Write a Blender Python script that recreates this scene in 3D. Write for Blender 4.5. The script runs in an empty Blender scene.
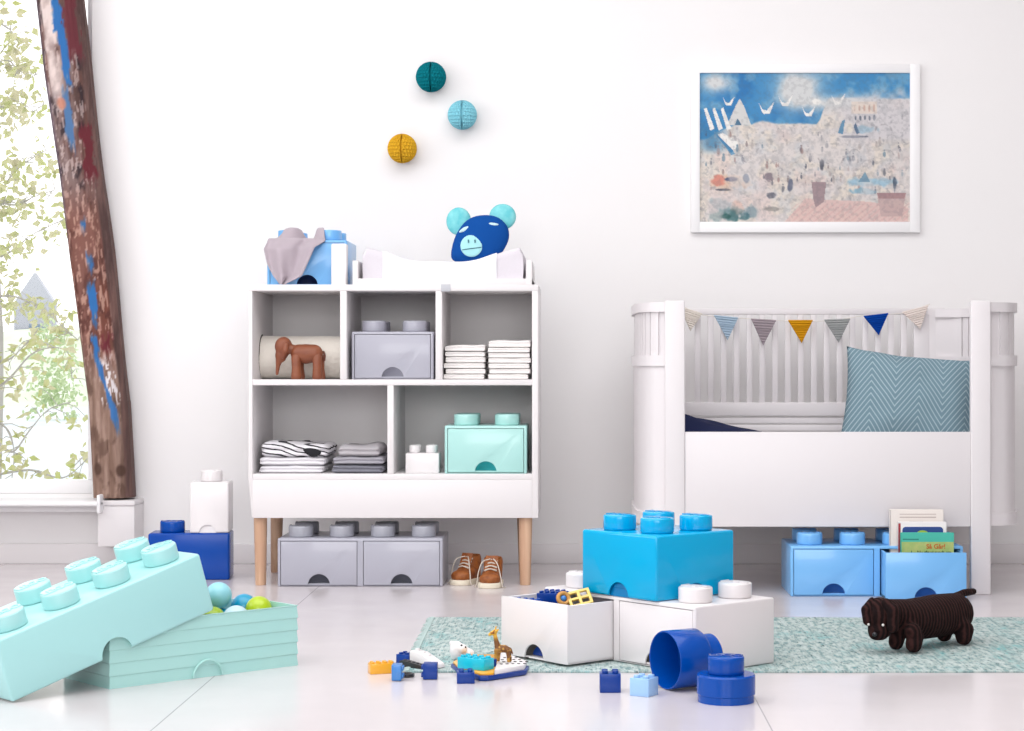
import bpy, bmesh, math, random
import numpy as np
from mathutils import Vector, Matrix, Euler, noise
random.seed(7)
SC = bpy.context.scene
COL = SC.collection
PI = math.pi
# ---------------------------------------------------------------- camera model
FL, VX, VY, EYE = 1900.0, 577.0, 365.0, 0.67
def fl(px, py, z=0.0):
    d = FL*(EYE-z)/(py-VY)
    return Vector(((px-VX)*d/FL, d, z))
def at(px, py, d):
    return Vector(((px-VX)*d/FL, d, EYE-(py-VY)*d/FL))
def X(px, d): return (px-VX)*d/FL
def Z(py, d): return EYE-(py-VY)*d/FL
WALL = 6.413
# ---------------------------------------------------------------- colours / materials
def lin(c):
    c = c/255.0
    return c/12.92 if c <= 0.04045 else ((c+0.055)/1.055)**2.4
def S(r, g, b): return (lin(r), lin(g), lin(b), 1.0)
MATS = {}
def new_mat(name):
    m = bpy.data.materials.new(name); m.use_nodes = True
    nt = m.node_tree
    return m, nt, nt.nodes, nt.links, nt.nodes['Principled BSDF']
def mat(name, rgb, rough=0.5, spec=0.5, coat=0.0, bump=None, var=None, sheen=0.0, sss=0.0, metal=0.0):
    """bump = (scale, strength, stretch xyz); var = (rgb2, scale, stretch)"""
    if name in MATS: return MATS[name]
    m, nt, N, L, b = new_mat(name)
    b.inputs['Base Color'].default_value = S(*rgb)
    b.inputs['Roughness'].default_value = rough
    b.inputs['Specular IOR Level'].default_value = spec
    b.inputs['Coat Weight'].default_value = coat
    b.inputs['Coat Roughness'].default_value = 0.08
    b.inputs['Sheen Weight'].default_value = sheen
    b.inputs['Metallic'].default_value = metal
    if sss:
        b.inputs['Subsurface Weight'].default_value = sss
        b.inputs['Subsurface Scale'].default_value = 0.01
    tc = N.new('ShaderNodeTexCoord')
    def tex(scale, stretch, detail=3):
        mp = N.new('ShaderNodeMapping'); mp.inputs['Scale'].default_value = stretch
        L.new(tc.outputs['Object'], mp.inputs['Vector'])
        t = N.new('ShaderNodeTexNoise'); t.inputs['Scale'].default_value = scale
        t.inputs['Detail'].default_value = detail
        L.new(mp.outputs[0], t.inputs['Vector'])
        return t
    if bump:
        t = tex(bump[0], bump[2] if len(bump) > 2 else (1, 1, 1))
        bp = N.new('ShaderNodeBump'); bp.inputs['Strength'].default_value = bump[1]
        bp.inputs['Distance'].default_value = bump[3] if len(bump) > 3 else 0.002
        L.new(t.outputs['Fac'], bp.inputs['Height']); L.new(bp.outputs[0], b.inputs['Normal'])
    if var:
        t = tex(var[1], var[2] if len(var) > 2 else (1, 1, 1))
        r = N.new('ShaderNodeValToRGB')
        r.color_ramp.elements[0].position = 0.35; r.color_ramp.elements[1].position = 0.65
        r.color_ramp.elements[0].color = S(*rgb); r.color_ramp.elements[1].color = S(*var[0])
        L.new(t.outputs['Fac'], r.inputs['Fac']); L.new(r.outputs[0], b.inputs['Base Color'])
    MATS[name] = m
    return m
def attr_mat(name, rough=0.6, bump=None, sheen=0.0, spec=0.4):
    if name in MATS: return MATS[name]
    m = mat(name, (200, 200, 200), rough, spec, bump=bump, sheen=sheen)
    N, L = m.node_tree.nodes, m.node_tree.links
    a = N.new('ShaderNodeAttribute'); a.attribute_name = 'Col'
    L.new(a.outputs['Color'], N['Principled BSDF'].inputs['Base Color'])
    return m
def plastic(name, rgb, rough=0.22, spec=.5, coat=.25):
    return mat(name, rgb, rough, spec, coat=coat)
class G:
    """tiny node-math helper"""
    def __init__(s, nt): s.nt = nt
    def m(s, op, a, b=None, c=None):
        n = s.nt.nodes.new('ShaderNodeMath'); n.operation = op
        for i, v in enumerate((a, b, c)):
            if v is None: continue
            if isinstance(v, (int, float)): n.inputs[i].default_value = v
            else: s.nt.links.new(v, n.inputs[i])
        return n.outputs[0]
    def mix(s, f, c1, c2):
        n = s.nt.nodes.new('ShaderNodeMix'); n.data_type = 'RGBA'
        for i, v in ((0, f), (6, c1), (7, c2)):
            if isinstance(v, (int, float, tuple)): n.inputs[i].default_value = v
            else: s.nt.links.new(v, n.inputs[i])
        return n.outputs[2]
    def xyz(s):
        tc = s.nt.nodes.new('ShaderNodeTexCoord'); sp = s.nt.nodes.new('ShaderNodeSeparateXYZ')
        s.nt.links.new(tc.outputs['Object'], sp.inputs[0]); s.tc = tc
        return sp.outputs
    def noise(s, scale, stretch=(1, 1, 1), detail=3, rough=.5):
        mp = s.nt.nodes.new('ShaderNodeMapping'); mp.inputs['Scale'].default_value = stretch
        s.nt.links.new(s.tc.outputs['Object'], mp.inputs['Vector'])
        t = s.nt.nodes.new('ShaderNodeTexNoise'); t.inputs['Scale'].default_value = scale
        t.inputs['Detail'].default_value = detail; t.inputs['Roughness'].default_value = rough
        s.nt.links.new(mp.outputs[0], t.inputs['Vector']); return t.outputs['Fac']
    def step(s, v, lo, hi):
        n = s.nt.nodes.new('ShaderNodeMapRange'); n.interpolation_type = 'SMOOTHSTEP'
        s.nt.links.new(v, n.inputs[0]); n.inputs[1].default_value = lo; n.inputs[2].default_value = hi
        return n.outputs[0]
    def bump(s, h, strength, dist):
        bp = s.nt.nodes.new('ShaderNodeBump'); bp.inputs['Strength'].default_value = strength
        bp.inputs['Distance'].default_value = dist
        s.nt.links.new(h, bp.inputs['Height'])
        s.nt.links.new(bp.outputs[0], s.nt.nodes['Principled BSDF'].inputs['Normal'])
# ---------------------------------------------------------------- object plumbing
MW = {}
def props(o, label=None, cat=None, group=None, kind=None):
    if label: o['label'] = label
    if cat: o['category'] = cat
    if group: o['group'] = group
    if kind: o['kind'] = kind
    return o
def thing(name, label, cat, loc=(0, 0, 0), rz=0.0, group=None, rot=None):
    o = bpy.data.objects.new(name, None); COL.objects.link(o)
    o.empty_display_size = 0.02
    o.location = loc
    e = Euler(rot if rot else (0, 0, rz)); o.rotation_euler = e
    MW[o.name] = Matrix.Translation(Vector(loc)) @ e.to_matrix().to_4x4()
    return props(o, label, cat, group)
def finish(bm, angle=38):
    bmesh.ops.remove_doubles(bm, verts=bm.verts, dist=1e-6)
    bmesh.ops.recalc_face_normals(bm, faces=bm.faces)
    lim = math.radians(angle)
    for f in bm.faces: f.smooth = True
    for e in bm.edges:
        e.smooth = not (len(e.link_faces) == 2 and e.calc_face_angle(0) > lim)
def mesh_of(bm, name, material, angle=38, fix=True):
    if fix: finish(bm, angle)
    me = bpy.data.meshes.new(name); bm.to_mesh(me); bm.free()
    me.materials.append(material)
    return me
def link(name, me, parent=None, world=False):
    o = bpy.data.objects.new(name, me); COL.objects.link(o)
    if parent is not None:
        if world:   # geometry given in world coordinates
            r = parent
            while r.parent is not None: r = r.parent
            if r.name in MW: me.transform(MW[r.name].inverted())
        o.parent = parent
    return o
def obj(name, bm, material, parent=None, world=False, angle=38):
    return link(name, mesh_of(bm, name, material, angle), parent, world)
def copy_tree(o, parent=None, **kw):
    c = o.copy(); COL.objects.link(c)
    if parent is not None: c.parent = parent
    for ch in [x for x in bpy.data.objects if x.parent == o]:
        copy_tree(ch, c)
    for k, v in kw.items(): c[k] = v
    return c
def place(c, loc, rot):
    c.location = loc; c.rotation_euler = rot
    return c
# ---------------------------------------------------------------- shapes
def BM(): return bmesh.new()
def merge(dst, src, M=None):
    me = bpy.data.meshes.new('tmp'); src.to_mesh(me); src.free()
    if M is not None: me.transform(M)
    dst.from_mesh(me); bpy.data.meshes.remove(me)
def box(bm, x0, x1, y0, y1, z0, z1, bev=0.0, seg=2, M=None):
    b = BM(); bmesh.ops.create_cube(b, size=1)
    for v in b.verts:
        v.co = Vector(((x0+x1)/2+v.co.x*(x1-x0), (y0+y1)/2+v.co.y*(y1-y0), (z0+z1)/2+v.co.z*(z1-z0)))
    if bev > 0:
        bmesh.ops.bevel(b, geom=b.edges[:], offset=bev, segments=seg, affect='EDGES', profile=0.5)
    merge(bm, b, M)
def prism(bm, pts, d0, d1, plane='XZ', bev=0.0, M=None):
    """polygon pts in a plane, extruded along the third axis d0..d1"""
    def P(a, b, c):
        return {'XZ': (a, c, b), 'XY': (a, b, c), 'YZ': (c, a, b)}[plane]
    b = BM()
    lo = [b.verts.new(P(x, y, d0)) for x, y in pts]
    hi = [b.verts.new(P(x, y, d1)) for x, y in pts]
    n = len(pts)
    b.faces.new(lo[::-1]); b.faces.new(hi)
    for i in range(n): b.faces.new((lo[i], lo[(i+1) % n], hi[(i+1) % n], hi[i]))
    bmesh.ops.recalc_face_normals(b, faces=b.faces)
    if bev > 0:
        ed = [e for e in b.edges if e.calc_face_angle(0) > 0.9]
        bmesh.ops.bevel(b, geom=ed, offset=bev, segments=2, affect='EDGES', profile=0.5)
    merge(bm, b, M)
def cyl(bm, r, z0, z1, cx=0, cy=0, seg=32, bev=0.0, r2=None, M=None):
    b = BM(); bmesh.ops.create_cone(b, cap_ends=True, segments=seg, radius1=r, radius2=r if r2 is None else r2, depth=z1-z0)
    bmesh.ops.translate(b, verts=b.verts, vec=(cx, cy, (z0+z1)/2))
    if bev > 0:
        ed = [e for e in b.edges if any(len(f.verts) > 4 for f in e.link_faces)]
        bmesh.ops.bevel(b, geom=ed, offset=bev, segments=3, affect='EDGES', profile=0.5)
    merge(bm, b, M)
def ball(bm, c, r, seg=20, rings=12, rot=None):
    b = BM(); bmesh.ops.create_uvsphere(b, u_segments=seg, v_segments=rings, radius=1)
    rr = r if isinstance(r, (tuple, list)) else (r, r, r)
    M = Matrix.Translation(Vector(c))
    if rot is not None: M = M @ Euler(rot).to_matrix().to_4x4()
    merge(bm, b, M @ Matrix.Diagonal((rr[0], rr[1], rr[2], 1)))
def tube(bm, pts, rad, seg=8, caps=True):
    """swept tube with a radius per point"""
    pts = [Vector(p) for p in pts]; n = len(pts)
    if not isinstance(rad, (list, tuple)): rad = [rad]*n
    up = Vector((0, 0, 1)); rings = []
    t0 = (pts[1]-pts[0]).normalized()
    u = t0.cross(up)
    if u.length < .1: u = t0.cross(Vector((0, 1, 0)))
    u.normalize()
    for i, p in enumerate(pts):
        t = (pts[min(i+1, n-1)]-pts[max(i-1, 0)]).normalized()
        u = (u-t*u.dot(t)).normalized(); w = t.cross(u)
        rings.append([bm.verts.new(p+(u*math.cos(a)+w*math.sin(a))*rad[i]) for a in [2*PI*k/seg for k in range(seg)]])
    for i in range(n-1):
        for k in range(seg):
            bm.faces.new((rings[i][k], rings[i][(k+1) % seg], rings[i+1][(k+1) % seg], rings[i+1][k]))
    if caps:
        bm.faces.new(rings[0][::-1]); bm.faces.new(rings[-1])
def limb(bm, pts, rad, seg=14):
    """closed rounded chain for fuse()"""
    tube(bm, pts, rad, seg)
    for p, r in zip(pts, rad): ball(bm, p, r*1.0, seg, 8)
def grid(bm, nu, nv, fn, close_u=False):
    vs = [[bm.verts.new(fn(i/(nu if close_u else nu-1), j/(nv-1))) for i in range(nu)] for j in range(nv)]
    for j in range(nv-1):
        for i in range(nu if close_u else nu-1):
            k = (i+1) % nu
            bm.faces.new((vs[j][i], vs[j][k], vs[j+1][k], vs[j+1][i]))
    return vs
def ev_mesh(o):
    dg = bpy.context.evaluated_depsgraph_get(); dg.update()
    me = bpy.data.meshes.new_from_object(o.evaluated_get(dg))
    return me
def with_mods(bm, mods):
    """run modifiers on a bmesh and return a new bmesh"""
    me = bpy.data.meshes.new('tmp'); bm.to_mesh(me); bm.free()
    o = bpy.data.objects.new('tmp', me); COL.objects.link(o)
    for ty, kw in mods:
        md = o.modifiers.new('m', ty)
        for k, v in kw.items(): setattr(md, k, v)
    bpy.context.view_layer.update()
    out = ev_mesh(o)
    bpy.data.objects.remove(o); bpy.data.meshes.remove(me)
    b = BM(); b.from_mesh(out); bpy.data.meshes.remove(out)
    return b
def fuse(bm, voxel, it=6, fac=.5):
    return with_mods(bm, [('REMESH', dict(mode='VOXEL', voxel_size=voxel)), ('SMOOTH', dict(iterations=it, factor=fac))])
def carve(bm, cutters):
    tmp = []
    for c in cutters:
        bmesh.ops.recalc_face_normals(c, faces=c.faces)
        me = bpy.data.meshes.new('cut'); c.to_mesh(me); c.free()
        o = bpy.data.objects.new('cut', me); COL.objects.link(o); tmp.append(o)
    bmesh.ops.recalc_face_normals(bm, faces=bm.faces)
    bpy.context.view_layer.update()
    r = with_mods(bm, [('BOOLEAN', dict(operation='DIFFERENCE', object=o, solver='EXACT')) for o in tmp])
    for o in tmp:
        m = o.data; bpy.data.objects.remove(o); bpy.data.meshes.remove(m)
    return r
def text_bm(s, size, depth, M, res=3, spacing=1.0, offset=0.0):
    cu = bpy.data.curves.new('t', 'FONT'); cu.body = s; cu.size = size; cu.extrude = depth
    cu.align_x = 'CENTER'; cu.align_y = 'CENTER'; cu.resolution_u = res; cu.space_character = spacing
    cu.offset = offset
    o = bpy.data.objects.new('t', cu); COL.objects.link(o); bpy.context.view_layer.update()
    me = ev_mesh(o); bpy.data.objects.remove(o); bpy.data.curves.remove(cu)
    me.transform(M); b = BM(); b.from_mesh(me); bpy.data.meshes.remove(me)
    return b
def soft_box(bm, x0, x1, y0, y1, z0, z1, r, amp=0.0, freq=8, seed=0, cuts=12, M=None, post=None):
    b = BM(); bmesh.ops.create_cube(b, size=1)
    bmesh.ops.subdivide_edges(b, edges=b.edges[:], cuts=cuts, use_grid_fill=True)
    hx, hy, hz = (x1-x0)/2, (y1-y0)/2, (z1-z0)/2; c = Vector(((x0+x1)/2, (y0+y1)/2, (z0+z1)/2))
    r = min(r, hx, hy, hz)*.999
    for v in b.verts:
        p = Vector((v.co.x*2*hx, v.co.y*2*hy, v.co.z*2*hz))
        q = Vector((max(-(hx-r), min(hx-r, p.x)), max(-(hy-r), min(hy-r, p.y)), max(-(hz-r), min(hz-r, p.z))))
        d = p-q
        if d.length > 1e-9: p = q+d.normalized()*r
        p = p+c
        if amp:
            n = noise.noise_vector(p*freq+Vector((seed*3.1, seed*1.7, seed)))
            k = max(0.0, min(1.0, (p.z-z0)/(z1-z0+1e-9)))
            p = p+Vector((n.x*amp, n.y*amp, n.z*amp*k))
        if post: p = post(p)
        v.co = p
    merge(bm, b, M)
def cushion(bm, outline, yc, t, rings=8, sub=1, M=None):
    """inflated closed outline in the XZ plane around depth yc, half-thickness t"""
    n = len(outline); cx = sum(p[0] for p in outline)/n; cz = sum(p[1] for p in outline)/n
    b = BM(); ringsv = {}
    for side in (-1, 1):
        prev = None
        for k in range(rings):
            s = math.cos(k/rings*PI/2); h = math.sin(k/rings*PI/2)**.8*t*side
            if side == 1 and k == 0: ring = ringsv[0]
            else: ring = [b.verts.new((cx+(x-cx)*s, yc+h, cz+(z-cz)*s)) for x, z in outline]
            if k == 0 and side == -1: ringsv[0] = ring
            if prev:
                for i in range(n): b.faces.new((prev[i], prev[(i+1) % n], ring[(i+1) % n], ring[i]))
            prev = ring
        c = b.verts.new((cx, yc+t*side, cz))
        for i in range(n): b.faces.new((prev[i], prev[(i+1) % n], c))
    bmesh.ops.recalc_face_normals(b, faces=b.faces)
    merge(bm, b, M)
def smooth_loop(pts, k=4):
    out = []; n = len(pts)
    for i in range(n):
        p0, p1, p2, p3 = [pts[(i+j-1) % n] for j in range(4)]
        for s in range(k):
            t = s/k
            out.append(tuple(.5*((2*p1[a])+(-p0[a]+p2[a])*t+(2*p0[a]-5*p1[a]+4*p2[a]-p3[a])*t*t+(-p0[a]+3*p1[a]-3*p2[a]+p3[a])*t**3) for a in range(len(p1))))
    return out
def spline(pts, k=6):
    pts = [Vector(p) for p in pts]; out = []
    for i in range(len(pts)-1):
        p0, p1, p2, p3 = pts[max(i-1, 0)], pts[i], pts[i+1], pts[min(i+2, len(pts)-1)]
        for s in range(k):
            t = s/k
            out.append(.5*((2*p1)+(-p0+p2)*t+(2*p0-5*p1+4*p2-p3)*t*t+(-p0+3*p1-3*p2+p3)*t**3))
    out.append(pts[-1]); return out
def colour(me, fn):
    a = me.color_attributes.new('Col', 'FLOAT_COLOR', 'POINT')
    buf = []
    for v in me.vertices: buf.extend(fn(v.co))
    a.data.foreach_set('color', buf)
# ================================================================ MATERIALS
M_wall = mat('wall_paint', (242, 240, 240), .55, .3, bump=(90, .06, (1, 1, 1), .001))
M_lowbounce = mat('low_bounce_wall', (150, 146, 146), .6, .2)  # unseen walls coloured darker to cut the bounced light
M_white = mat('white_lacquer', (229, 225, 226), .38, .45)
M_bed = mat('bed_white', (226, 221, 223), .4, .45)
M_frame = mat('white_frame', (245, 244, 245), .35, .5)
M_back = mat('cabinet_back', (240, 238, 238), .55, .3)
P_mint = plastic('mint_plastic', (168, 220, 220), .3)
P_mint2 = plastic('mint_drawer_plastic', (172, 220, 215), .3)
P_white = plastic('white_plastic', (229, 224, 225), .3)
P_white2 = plastic('bright_white_plastic', (234, 230, 231), .3)
P_turq = plastic('turquoise_plastic', (0, 168, 218), .15, .35, .15)
P_navy = plastic('deep_blue_plastic', (0, 68, 162), .25, .25, .08)
P_royal = plastic('royal_blue_plastic', (0, 72, 164), .2, .28, .10)
P_lblue = plastic('light_blue_plastic', (118, 182, 236), .3)
P_grey = plastic('grey_plastic', (172, 172, 184), .35)
P_dgrey = plastic('stud_grey_plastic', (165, 166, 176), .35)
P_dark = plastic('dark_plastic', (28, 28, 34), .35)
P_yellow = plastic('amber_plastic', (236, 170, 40), .3)
P_tblue = plastic('toy_blue_plastic', (8, 56, 140), .3, .3, .1)
P_mblue = plastic('toy_mid_blue_plastic', (60, 128, 200), .3)
P_pale = plastic('pale_blue_plastic', (156, 196, 238), .3)
P_cyan = plastic('toy_turquoise_plastic', (20, 190, 215), .3)
# floor
m, nt, N, L, b = new_mat('painted_floor'); g = G(nt); x, y, z = g.xyz()
f = g.m('FRACT', g.m('DIVIDE', g.m('ADD', x, .771+11.4), 1.139))
seam = g.m('MINIMUM', f, g.m('SUBTRACT', 1.0, f))
sm = g.step(seam, .0006, .0018)
nn = g.noise(1.2, (1, 1, 1), 3)
base = g.mix(nn, S(212, 205, 207), S(218, 211, 213))
L.new(g.mix(sm, S(172, 168, 168), base), b.inputs['Base Color'])
n2 = g.noise(5, (1, 1, 1), 3)
L.new(g.m('ADD', .13, g.m('MULTIPLY', n2, .14)), b.inputs['Roughness'])
g.bump(sm, .4, .001)
b.inputs['Specular IOR Level'].default_value = .55
M_floor = m
# rug
m, nt, N, L, b = new_mat('woven_rug'); g = G(nt); x, y, z = g.xyz()
rib = g.noise(1, (260, 9, 1), 3, .6)
rib2 = g.noise(1, (75, 24, 1), 4, .7)
blot = g.noise(1, (9, 5, 1), 3, .6)
fleck = g.noise(1, (110, 60, 1), 2, .6)
c = g.mix(g.step(rib2, .38, .60), S(124, 150, 150), S(190, 202, 199))
c = g.mix(g.m('MULTIPLY', g.step(blot, .5, .68), g.step(rib2, .4, .62)), c, S(104, 172, 174))
c = g.mix(g.m('MULTIPLY', g.step(fleck, .62, .68), .75), c, S(70, 148, 154))
c = g.mix(g.m('MULTIPLY', g.step(g.noise(1, (110, 40, 3), 2, .5), .64, .68), .8), c, S(36, 62, 70))
c = g.mix(g.m('MULTIPLY', g.step(rib, .45, .6), .35), c, S(206, 214, 212))
L.new(c, b.inputs['Base Color']); b.inputs['Roughness'].default_value = .95
g.bump(g.m('ADD', rib, rib2), .6, .004); b.inputs['Specular IOR Level'].default_value = .1
M_rug = m
# herringbone fabric for the pillow
m, nt, N, L, b = new_mat('herringbone_fabric'); g = G(nt); x, y, z = g.xyz()
zig = g.m('PINGPONG', g.m('ADD', x, 5.03), .072)
ln = g.m('FRACT', g.m('MULTIPLY', g.m('ADD', z, g.m('MULTIPLY', zig, 1.45)), 47.0))
msk = g.m('GREATER_THAN', ln, .74)
c = g.mix(msk, S(112, 138, 150), S(160, 180, 188))
L.new(c, b.inputs['Base Color']); b.inputs['Roughness'].default_value = .9
b.inputs['Specular IOR Level'].default_value = .15
g.bump(g.noise(900, (1, 1, 1), 2), .3, .001)
M_pillow = m
# beech
m, nt, N, L, b = new_mat('beech_wood'); g = G(nt); x, y, z = g.xyz()
w = g.noise(1, (60, 60, 4), 3)
L.new(g.mix(g.step(w, .35, .65), S(196, 156, 128), S(214, 178, 148)), b.inputs['Base Color'])
b.inputs['Roughness'].default_value = .5
M_beech = m
# ================================================================ STRUCTURE
def struct(name, bm, m, parent=None):
    o = obj(name, bm, m, parent); o['kind'] = 'structure'; return o
XL, XR, YB, HC = -3.4, 3.0, -2.6, 2.9
bm = BM(); box(bm, XL-.1, XR+.1, YB-.1, WALL+.15, -.05, 0); struct('floor', bm, M_floor)
bm = BM()   # unseen ceiling, with an opening added for the area light above
for a in ((XL-.1, XR+.1, YB-.1, 1.9), (XL-.1, XR+.1, 4.9, WALL+.15), (XL-.1, -2.4, 1.9, 4.9), (1.6, XR+.1, 1.9, 4.9)): box(bm, *a, HC, HC+.05)
struct('ceiling', bm, M_wall)
# back wall with the window opening on its left
WX0, WX1, WZ0, WZ1 = -3.1, X(92, WALL), .235, 2.55
bm = BM()
box(bm, WX1, XR+.1, WALL, WALL+.15, 0, HC)
box(bm, WX0, WX1, WALL, WALL+.15, 0, WZ0)
box(bm, WX0, WX1, WALL, WALL+.15, WZ1, HC)
box(bm, XL-.1, WX0, WALL, WALL+.15, 0, HC)
struct('wall_back', bm, M_wall)
def holed_wall(name, axis, pos, lo, hi, o0, o1, z0, z1):
    # both walls are unseen; their openings are added for the area lights
    bm = BM()
    for a0, a1, c0, c1 in ((lo, o0, 0, HC), (o1, hi, 0, HC), (o0, o1, 0, z0), (o0, o1, z1, HC)):
        if axis == 'x': box(bm, pos, pos+.1, a0, a1, c0, c1)
        else: box(bm, a0, a1, pos, pos+.1, c0, c1)
    struct(name, bm, M_lowbounce)
holed_wall('wall_left', 'x', XL-.1, YB, WALL, .2, 5.2, .9, 2.7)
holed_wall('wall_front', 'y', YB-.1, XL, XR, -2.6, 2.0, 1.1, 2.7)
bm = BM(); box(bm, XR, XR+.1, YB, WALL, 0, HC); struct('wall_right', bm, M_lowbounce)
BBH = .068
bm = BM(); box(bm, XL, XR, WALL-.014, WALL, 0, BBH, .003); struct('baseboard_back', bm, M_white)
bm = BM(); box(bm, XR-.014, XR, YB, WALL-.014, 0, BBH, .003); struct('baseboard_right', bm, M_white)
# ledge block the timber stands on
bm = BM(); box(bm, X(97.5, 6.28), X(134.5, 6.28), 6.28, WALL, BBH+.002, .205, .003)
box(bm, X(97.5, 6.28)-.002, X(134.5, 6.28)+.002, 6.275, WALL, .205, .222, .003)
struct('trim_1', bm, M_white)
# window: frame, sill, pane
win = thing('window_1', None, None, ((WX0+WX1)/2, WALL+.05, WZ0)); win['kind'] = 'structure'
bm = BM(); fw = .055
box(bm, WX0, WX1, WALL+.02, WALL+.09, WZ0, WZ0+.045, .004)
box(bm, WX0, WX1, WALL+.02, WALL+.09, WZ1-fw, WZ1, .004)
box(bm, WX0, WX0+fw, WALL+.02, WALL+.09, WZ0+.046, WZ1-fw-.001, .004)
box(bm, WX1-.020, WX1-.0005, WALL+.02, WALL+.09, WZ0+.046, WZ1-fw-.001, .004)
obj('window_frame', bm, M_frame, win, world=True)
bm = BM(); box(bm, WX0-.05, X(101, 6.25), 6.235, WALL+.02, Z(506.5, 6.235), Z(501.5, 6.235), .006, 3)
box(bm, X(97.5, 6.25), X(101, 6.25), 6.235, WALL-.001, Z(513.5, 6.235), Z(495, 6.235), .004)
box(bm, WX0-.05, X(97.6, 6.3), 6.33, WALL+.02, Z(512, 6.33), Z(506.5, 6.235)-.001, .003)
obj('window_sill', bm, M_frame, win, world=True)
m, nt, N, L, b = new_mat('window_glass'); N.remove(b)
tr = N.new('ShaderNodeBsdfTransparent'); gl = N.new('ShaderNodeBsdfGlossy'); gl.inputs['Roughness'].default_value = .02
fr = N.new('ShaderNodeFresnel'); fr.inputs['IOR'].default_value = 1.3; mx = N.new('ShaderNodeMixShader')
L.new(fr.outputs[0], mx.inputs[0]); L.new(tr.outputs[0], mx.inputs[1]); L.new(gl.outputs[0], mx.inputs[2])
L.new(mx.outputs[0], N['Material Output'].inputs[0])
bm = BM(); box(bm, WX0+fw, WX1-.018, WALL+.05, WALL+.056, WZ0+.04, WZ1-fw); obj('window_glass', bm, m, win, world=True)
# ================================================================ WEATHERED TIMBER
def piece(tbl, y):
    if y <= tbl[0][0]:
        (a, b), (c, d) = tbl[0], tbl[1]
    elif y >= tbl[-1][0]:
        (a, b), (c, d) = tbl[-2], tbl[-1]
    else:
        for i in range(len(tbl)-1):
            if tbl[i][0] <= y <= tbl[i+1][0]: (a, b), (c, d) = tbl[i], tbl[i+1]; break
    return b+(d-b)*(y-a)/(c-a)
LE = [(0, 37), (71, 45.5), (117, 53), (178, 62), (260, 71.5), (342, 83), (398, 90.5), (497, 95.5)]
RE = [(0, 83), (89, 93), (178, 103), (250, 112.6), (335, 122), (398, 129), (497, 134)]
BD = 6.345
beam = thing('timber_post', 'old leaning timber post with blue and red paint streaks beside the window', 'wooden post', (X(115, BD), BD, .222))
NA, NV = 96, 420
def beam_pt(u, v):
    py = 497-v*(497+230)
    xl, xr = X(piece(LE, py), BD), X(piece(RE, py), BD)
    zz = Z(py, BD); cx, hw = (xl+xr)/2, (xr-xl)/2
    a = u*2*PI
    ca, sa = math.cos(a), math.sin(a)
    k = 1/(abs(ca)**3.4+abs(sa)**3.4)**(1/3.4)
    # right front chamfer
    px_, py_ = ca*k, sa*k
    d = px_*.75-py_*.66
    if d > .93: px_ -= (d-.93)*.75; py_ += (d-.93)*.66
    n = noise.noise(Vector((ca*2, sa*2, zz*2.2)))*.05+noise.noise(Vector((ca*9, sa*9, zz*3)))*.022
    crack = 0
    th = (a-1.5*PI)
    if py > 330 and abs(th+.03*math.sin(zz*22)) < .035: crack = -.06
    r = 1+n+crack
    wob = .010*math.sin(zz*7+1)*max(0, (py < 400))
    zt = max(zz, .222)
    return Vector((cx+px_*hw*r+wob*.15, BD+py_*.062*r, zt))
bm = BM(); vs = grid(bm, NA, NV, beam_pt, True)
bm.faces.new(vs[0][::-1]); bm.faces.new(vs[-1])
me = mesh_of(bm, 'timber_post', attr_mat('weathered_timber', .75, bump=(60, .5, (6, 6, .7), .003)), 60)
def mixc(a, b, t):
    t = max(0, min(1, t)); return tuple(a[i]*(1-t)+b[i]*t for i in range(3))
def sm_(a, b, x):
    t = max(0, min(1, (x-a)/(b-a))); return t*t*(3-2*t)
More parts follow.
